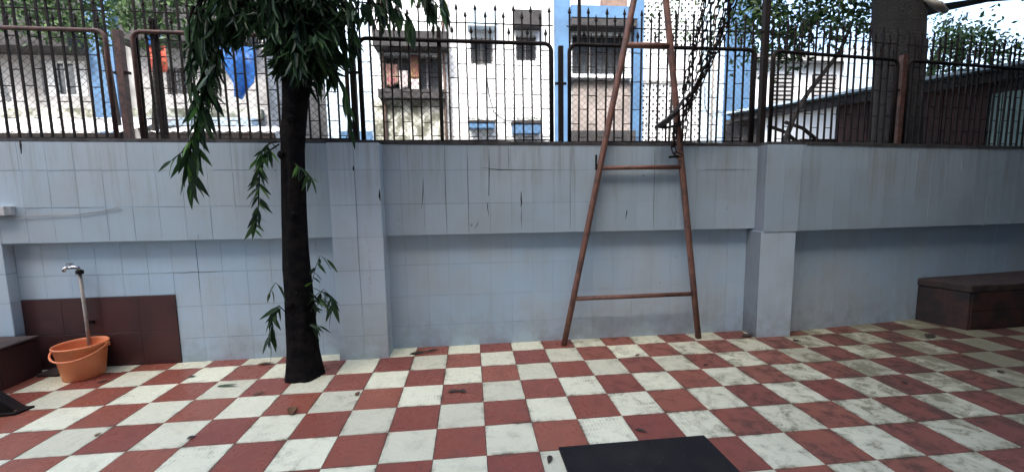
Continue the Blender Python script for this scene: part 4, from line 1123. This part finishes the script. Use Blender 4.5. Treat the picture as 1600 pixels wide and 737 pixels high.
# perforated screens
def jali(x0, x1, z0, z1):
    nx = int(round((x1-x0)/.105)); nz = int(round((z1-z0)/.105)); ax = (x1-x0)/nx; az = (z1-z0)/nz
    mb = LB(WB); yy = 7.93
    for i in range(nx):
        for k in range(nz):
            a, b2, c, d = x0+i*ax, x0+(i+1)*ax, z0+k*az, z0+(k+1)*az
            hx, hz = (ax*.36, az*.36) if (i+k) % 2 == 0 else (ax*.22, az*.22)
            cx_, cz_ = (a+b2)/2, (c+d)/2
            o4 = [(a, yy, c), (b2, yy, c), (b2, yy, d), (a, yy, d)]
            i4 = [(cx_-hx, yy, cz_-hz), (cx_+hx, yy, cz_-hz), (cx_+hx, yy, cz_+hz), (cx_-hx, yy, cz_+hz)]
            k4 = [(p[0], yy+.055, p[2]) for p in i4]
            for q in range(4):
                q2 = (q+1) % 4
                mb.quad(o4[q], o4[q2], i4[q2], i4[q]); mb.quad(i4[q], i4[q2], k4[q2], k4[q])
    sc2 = mb.build('perforated_screen', MAT['whitewash'], wb); tag(sc2, kind='stuff')
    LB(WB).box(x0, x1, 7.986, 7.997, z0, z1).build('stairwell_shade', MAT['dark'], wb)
jali(4.24, 6.10, 2.80, 4.62); jali(4.24, 6.10, 5.72, 7.6)
part('screen_lintel', 'frame', 4.21, 6.16, 4.63, 4.72, -.10, -.002)
# planters on the wall
for x0, x1, z0, z1, lab in ((-.94, -.22, 3.30, 3.50, 'narrow blue planter ledge on the white wall, left of two'), (.31, 1.11, 3.15, 3.50, 'deeper blue planter ledge on the white wall, right of two')):
    t = thing('planter_ledge', lab, 'planter', ((x0+x1)/2, 7.8, z0), 'planter ledges on the white wall')
    hw = (x1-x0)/2
    MB().box(-hw, hw, -.18, .198, 0, (z1-z0)*.75).build('trough', MAT['bluepaint'], t)
    MB().box(-hw-.03, hw+.03, -.21, .197, (z1-z0)*.752, (z1-z0)).build('rim', MAT['concrete'], t)
    n = 60
    pl_ = leaves_joined('plants', t, MAT['leaf_far'], np.stack([rng.uniform(-hw, hw, n), rng.uniform(-.15, .12, n), (z1-z0)+rng.uniform(0, .06, n)], 1), rng.normal(size=(n, 3))+np.array([0, 0, .6]), np.full(n, .10), np.full(n, .03), simple=True)
    tag(pl_, kind='stuff')
# washing at the window
def cloth(name, label, mt, x, z, wd, ht, y, folds=4):
    mb = MB(); nx, nz = 12, 6
    for k in range(nz+1):
        for i in range(nx+1):
            u, v_ = i/nx, k/nz
            mb.v.append(((u-.5)*wd*(1-.12*v_*math.sin(3+x*5)), .035*math.sin(u*folds*2*math.pi+x)*(.4+.6*v_), -v_*ht*(1-.08*math.sin(u*5+x*3))))
    for k in range(nz):
        for i in range(nx):
            a = k*(nx+1)+i; mb.f.append((a, a+1, a+nx+2, a+nx+1))
    me = mb.mesh(name, MAT[mt], True)
    o = link(name, me, None, (x, y, z)); tag(o, label, 'cloth', 'washing hung at the grilled window')
    md = o.modifiers.new('thickness', 'SOLIDIFY'); md.thickness = .006
    return o
cloth('hanging_cloth', 'yellow and red patterned cloth hung at the grilled window', 'yellowcloth', -2.45, 5.34, .26, .75, 7.90)
cloth('hanging_cloth', 'pink cloth hung at the left end of the grilled window', 'pinkcloth', -3.05, 5.08, .32, .58, 7.90)
cloth('hanging_cloth', 'pale grey cloth hung between the pink and yellow cloths', 'palecloth', -2.74, 4.90, .24, .50, 7.88)
cloth('hanging_cloth', 'white cloth hung below the patterned cloth at the window', 'palecloth', -2.44, 4.66, .24, .36, 7.84)

# the grey house at the left
Y6 = 6.5
lh = thing('grey_house', 'stained grey house with a bright window behind the left fence', 'building', (-9.0, Y6, 0))
HO = Vector((-9.0, Y6, 0)); hx = -9.0
holed_wall('wall', 'greywash', lh, -13.5-hx, -5.75-hx, 0, 5.25, 0, .3, [(-10.69-hx, -9.75-hx, 3.85, 4.64), (-8.02-hx, -7.47-hx, 3.90, 4.50)])
LB(HO).box(-13.5, -5.8, 6.81, 11, 0, 5.2).build('rear_block', MAT['greywash'], lh)
w1 = window(lh, -10.69-hx, -9.75-hx, 3.85, 4.64, 0, 2, 'whitewash', 0, .10)
for a in (-10.6, -10.02):
    LB(HO).box(a, a+.22+.18*(a > -10.5), 6.53, 6.56, 3.9, 4.58).build('bright_panel', MAT['whitewash'], w1)
window(lh, -8.02-hx, -7.47-hx, 3.90, 4.50, 0, 2, 'frame', 4)
LB(HO).box(-11.9, -9.5, 5.85, 6.498, 4.75, 5.10).build('canopy', MAT['concrete'], lh)
LB(HO).box(-8.75, -5.9, 6.0, 6.498, 4.95, 5.2).build('canopy', MAT['concrete'], lh)
LB(HO).box(-9.44, -8.93, 6.25, 6.499, 0, 6.6).build('column', MAT['bluepaint'], lh)
LB(HO).box(-8.78, -6.0, 6.1, 6.498, 3.12, 3.30).build('ledge', MAT['bluewash'], lh)
LB(HO).box(-13, -5.9, 6.35, 6.499, 3.31, 3.55).build('plinth', MAT['moss'], lh)
LB(HO).tube([(-11.25, 5.9, 5.7), (-10.85, 5.9, 3.6)], .05, 8).build('waste_pipe', MAT['white_plastic'], lh, True)
# upper storey behind the garden trees
ub = thing('rear_house', 'dark house wall rising behind the trees at the left', 'building', (-9, 11.5, 0))
MB().box(-8, 2.2, 0, 4, 0, 8.6).build('wall', MAT['concrete'], ub); MB().box(-8.2, 2.4, -.3, 4.2, 8.601, 8.8).build('roof_slab', MAT['concrete'], ub)
for k in range(4):
    q = MB().box(-4.2+2.1*k, -3.2+2.1*k, -.04, -.002, 4.4, 5.5).build('window', MAT['dark'], ub)
    MB().box(-4.25+2.1*k, -3.15+2.1*k, -.09, -.041, 5.45, 5.52).build('frame', MAT['frame'], q)
# white tin lean-to roofs in front of it
def tin_roof(name, label, x0, x1, ya, yb, za, zb):
    t = thing(name, label, 'roof', ((x0+x1)/2, (ya+yb)/2, 0), 'tin roofs behind the left fence')
    cx_, cy_ = (x0+x1)/2, (ya+yb)/2
    k = 0; x = x0
    while x < x1-.1:
        wd = min(.78, x1-x); mb = MB(); n = 16
        for i in range(n+1):
            u = x+wd*i/n+.02; zz = .014*math.sin(i*math.pi/2)
            for (yy, z_) in ((ya, za), (yb, zb)):
                mb.v.append((u-cx_, yy-cy_, z_+zz+.006*(k % 2))); mb.v.append((u-cx_, yy-cy_, z_+zz+.006*(k % 2)-.004))
        for i in range(n):
            a = 4*i; b2 = a+4
            mb.f += [(a, b2, b2+2, a+2), (a+1, a+3, b2+3, b2+1), (a, a+1, b2+1, b2), (a+2, b2+2, b2+3, a+3)]
        mb.build('tin_sheet', MAT['tin'], t); x += .76; k += 1
    for px_ in (x0+.15, (x0+x1)/2, x1-.15):
        MB().box(px_-cx_-.04, px_-cx_+.04, ya-cy_+.05, ya-cy_+.13, 0, za-.03).build('post', MAT['concrete'], t)
    MB().box(x0-cx_, x1-cx_, ya-cy_-.02, ya-cy_+.04, za-.30, za-.03).build('fascia', MAT['iron'], t)
    return t
tin_roof('tin_roof', 'bright white tin lean-to roof left of the blue column', -10.6, -6.95, 3.6, 5.2, 2.62, 3.13)
tin_roof('tin_roof', 'narrow white tin lean-to roof below the blue tarpaulin', -6.75, -4.55, 3.9, 5.0, 2.66, 2.92)
# tarpaulin and red cloth
def hang(name, label, cat, mt, pts, y, amp=.05):
    """hanging sheet given by its outline rows (left x, right x, z)"""
    mb = MB(); nx = 10
    x_ = pts[0][0]; z_ = pts[0][2]
    for k, (a, b2, z) in enumerate(pts):
        for i in range(nx+1):
            u = i/nx
            mb.v.append((a+(b2-a)*u-x_, amp*math.sin(u*9+k*.8), z-z_-.06*math.sin(u*math.pi)*(k/len(pts))))
    for k in range(len(pts)-1):
        for i in range(nx):
            q = k*(nx+1)+i; mb.f.append((q, q+1, q+nx+2, q+nx+1))
    o = link(name, mb.mesh(name, MAT[mt], True), None, (x_, y, z_)); tag(o, label, cat)
    md = o.modifiers.new('thickness', 'SOLIDIFY'); md.thickness = .008
    return o
hang('tarpaulin', 'bright blue tarpaulin hanging behind the tree at the left', 'tarpaulin', 'tarp', [(-6.22, -5.38, 4.60), (-6.08, -5.36, 4.22), (-5.90, -5.42, 3.85), (-5.88, -5.66, 3.58)], 5.2, .08)
hang('hanging_cloth', 'red cloth hanging behind the left fence', 'cloth', 'redcloth', [(-7.60, -7.28, 4.65), (-7.66, -7.24, 4.40), (-7.66, -7.22, 4.15)], 5.4)
hang('hanging_cloth', 'small blue cloth hanging just above the red cloth', 'cloth', 'tarp', [(-7.60, -7.26, 4.90), (-7.60, -7.35, 4.66)], 5.35)

# the maroon shed at the right
SA = Vector((6.73, 1.0)); SB = Vector((5.04, 4.28)); sd = (SB-SA).normalized(); sL = 3.8; sn = Vector((sd.y, -sd.x))      # sn points away from the yard
if sn.x < 0: sn = -sn
shed = thing('shed', 'maroon sheet metal shed with a blue-green roof behind the right fence', 'shed', (SA.x, SA.y, 0))
def S(s, d, z): p = sd*s+sn*d; return (p.x, p.y, z)
def sbox(name, mt, s0, s1, d0, d1, z0, z1, par=shed):
    mb = MB(); n = [S(s0, d0, z0), S(s1, d0, z0), S(s1, d1, z0), S(s0, d1, z0), S(s0, d0, z1), S(s1, d0, z1), S(s1, d1, z1), S(s0, d1, z1)]
    mb.v = n; mb.f = [(0, 3, 2, 1), (4, 5, 6, 7), (0, 1, 5, 4), (1, 2, 6, 5), (2, 3, 7, 6), (3, 0, 4, 7)]
    return mb.build(name, MAT[mt], par)
sbox('body', 'concrete', -1.4, 4.2, .06, 2.6, 0, 3.02)
for k in range(8):
    sbox('maroon_sheet', 'maroonwall', .22+.23*k, .22+.23*k+.222, .02+.01*(k % 2), .055, .3, 3.0)
for k in range(5):
    sbox('white_sheet', 'whitewash', 2.07+.25*k, 2.07+.25*k+.244, .02+.006*(k % 2), .055, .3, 2.98)
for k in range(14):
    sbox('pale_green_slat', 'mint', -1.38+.112*k, -1.38+.112*k+.098, -.01+.02*(k % 2), .05, .3, 2.78)
rf = sbox('roof', 'roofblue', -1.6, 4.0, -.22, 2.9, 3.07, 3.13); sbox('eave_edge', 'bluewash', -1.6, 4.0, -.245, -.2205, 3.10, 3.145, shed); sbox('eave_soffit', 'concrete', -1.5, 3.95, -.15, .0, 2.93, 3.065)
sbox('white_notice', 'whitewash', 1.05, 1.5, -.02, .012, 2.25, 2.62)
# parked scooter-like dark heap behind the bars: a covered handcart
hc = thing('handcart', 'dark handcart tipped against the shed behind the right fence', 'cart', (4.7, 2.2, 0))
MB().tube([(-.42, 0, 2.55), (-.1, 0, 2.45), (.25, 0, 2.2), (.5, 0, 1.9), (.6, 0, .1)], .03, 8).build('handle', MAT['iron'], hc, True)
MB().tube([(-.42, .4, 2.55), (-.1, .4, 2.45), (.25, .4, 2.2), (.5, .4, 1.9), (.6, .4, .1)], .03, 8).build('handle', MAT['iron'], hc, True)
MB().prism([(-.1, .03), (.55, .03), (.55, .37), (-.1, .37)], 1.4, 2.28).build('tray', MAT['iron'], hc)
MB().tube([(.2, -.08, .9), (.2, .48, .9)], .05, 10).build('axle', MAT['iron'], hc, True)
for yy in (-.06, .43):
    MB().tube([(.2+.88*math.cos(2*math.pi*k/20)*.95, yy, .9+.86*math.sin(2*math.pi*k/20)) for k in range(21)], .03, 6, False).build('wheel', MAT['rubber'], hc, True)
# far building and sheeting at the right
fb = thing('far_building', 'pale far building with slatted shutters above the shed roof', 'building', (11.0, 9.5, 0))
MB().box(-2.2, 2.6, 0, 4, 0, 5.75).build('wall', MAT['whitewash'], fb); MB().box(-2.4, 2.8, -.4, 4.1, 5.751, 5.95).build('roof_slab', MAT['frame'], fb)
for a in (-1.5, .1, 1.4):
    q = MB().box(a, a+.9, -.03, -.002, 4.4, 5.4).build('window', MAT['concrete'], fb)
    for k in range(7): MB().box(a, a+.9, -.075, -.031, 4.42+.14*k, 4.50+.14*k).build('louvre', MAT['frame'], q)
sh = thing('sheet_screen', 'pale blue sheet screen standing above the shed roof left of the trunk', 'screen', (9.6, 6.0, 0))
for k in range(4): MB().box(-.66+.36*k, -.31+.36*k, 0, .02+.008*(k % 2), 0, 5.05-.02*k).build('sheet', MAT['bluewash'], sh)
MB().box(-.7, .8, .04, .10, 5.0, 5.10).build('top_bar', MAT['frame'], sh)
# a second pale block closing the view far behind
cbk = thing('pale_block', 'pale residential block far behind the trees at the right', 'building', (6.0, 16.0, 0))
MB().box(2.2, 9, 0, 5, 0, 6.4).build('wall', MAT['bluewash'], cbk)
for k in range(5):
    q = MB().box(2.6+1.25*k, 3.3+1.25*k, -.05, -.002, 4.6, 5.6).build('window', MAT['dark'], cbk); MB().box(2.55+1.25*k, 3.35+1.25*k, -.12, -.051, 4.5, 4.58).build('sill', MAT['whitewash'], q)

# ------------------------------------------------------------------ unseen house and wing, added behind the camera to shade the yard
hb = thing('unseen_shade_house', 'unseen cream plastered house added behind the viewer to shade the yard', 'building', (0, -8.0, 0))
holed_wall('wall', 'cream_building', hb, -14, 14, 0, 13.5, -.3, 0, [(-9+4.5*k, -7.4+4.5*k, 1.0+3.2*s, 2.4+3.2*s) for k in range(5) for s in range(3)])
MB().box(-14, 14, -8, -.31, 0, 13.4).build('body', MAT['dark'], hb)
MB().box(-14.3, 14.3, -8.2, .4, 13.501, 13.7).build('roof_slab', MAT['concrete'], hb)

MB().box(6.66, 13.9, .02, 7.6, 0, 8.5).build('shade_wing', MAT['concrete'], hb)  # unseen wing, added to cut the light from the right
MB().box(6.62, 14.1, .021, 7.8, 8.501, 8.7).build('shade_wing_slab', MAT['concrete'], hb)
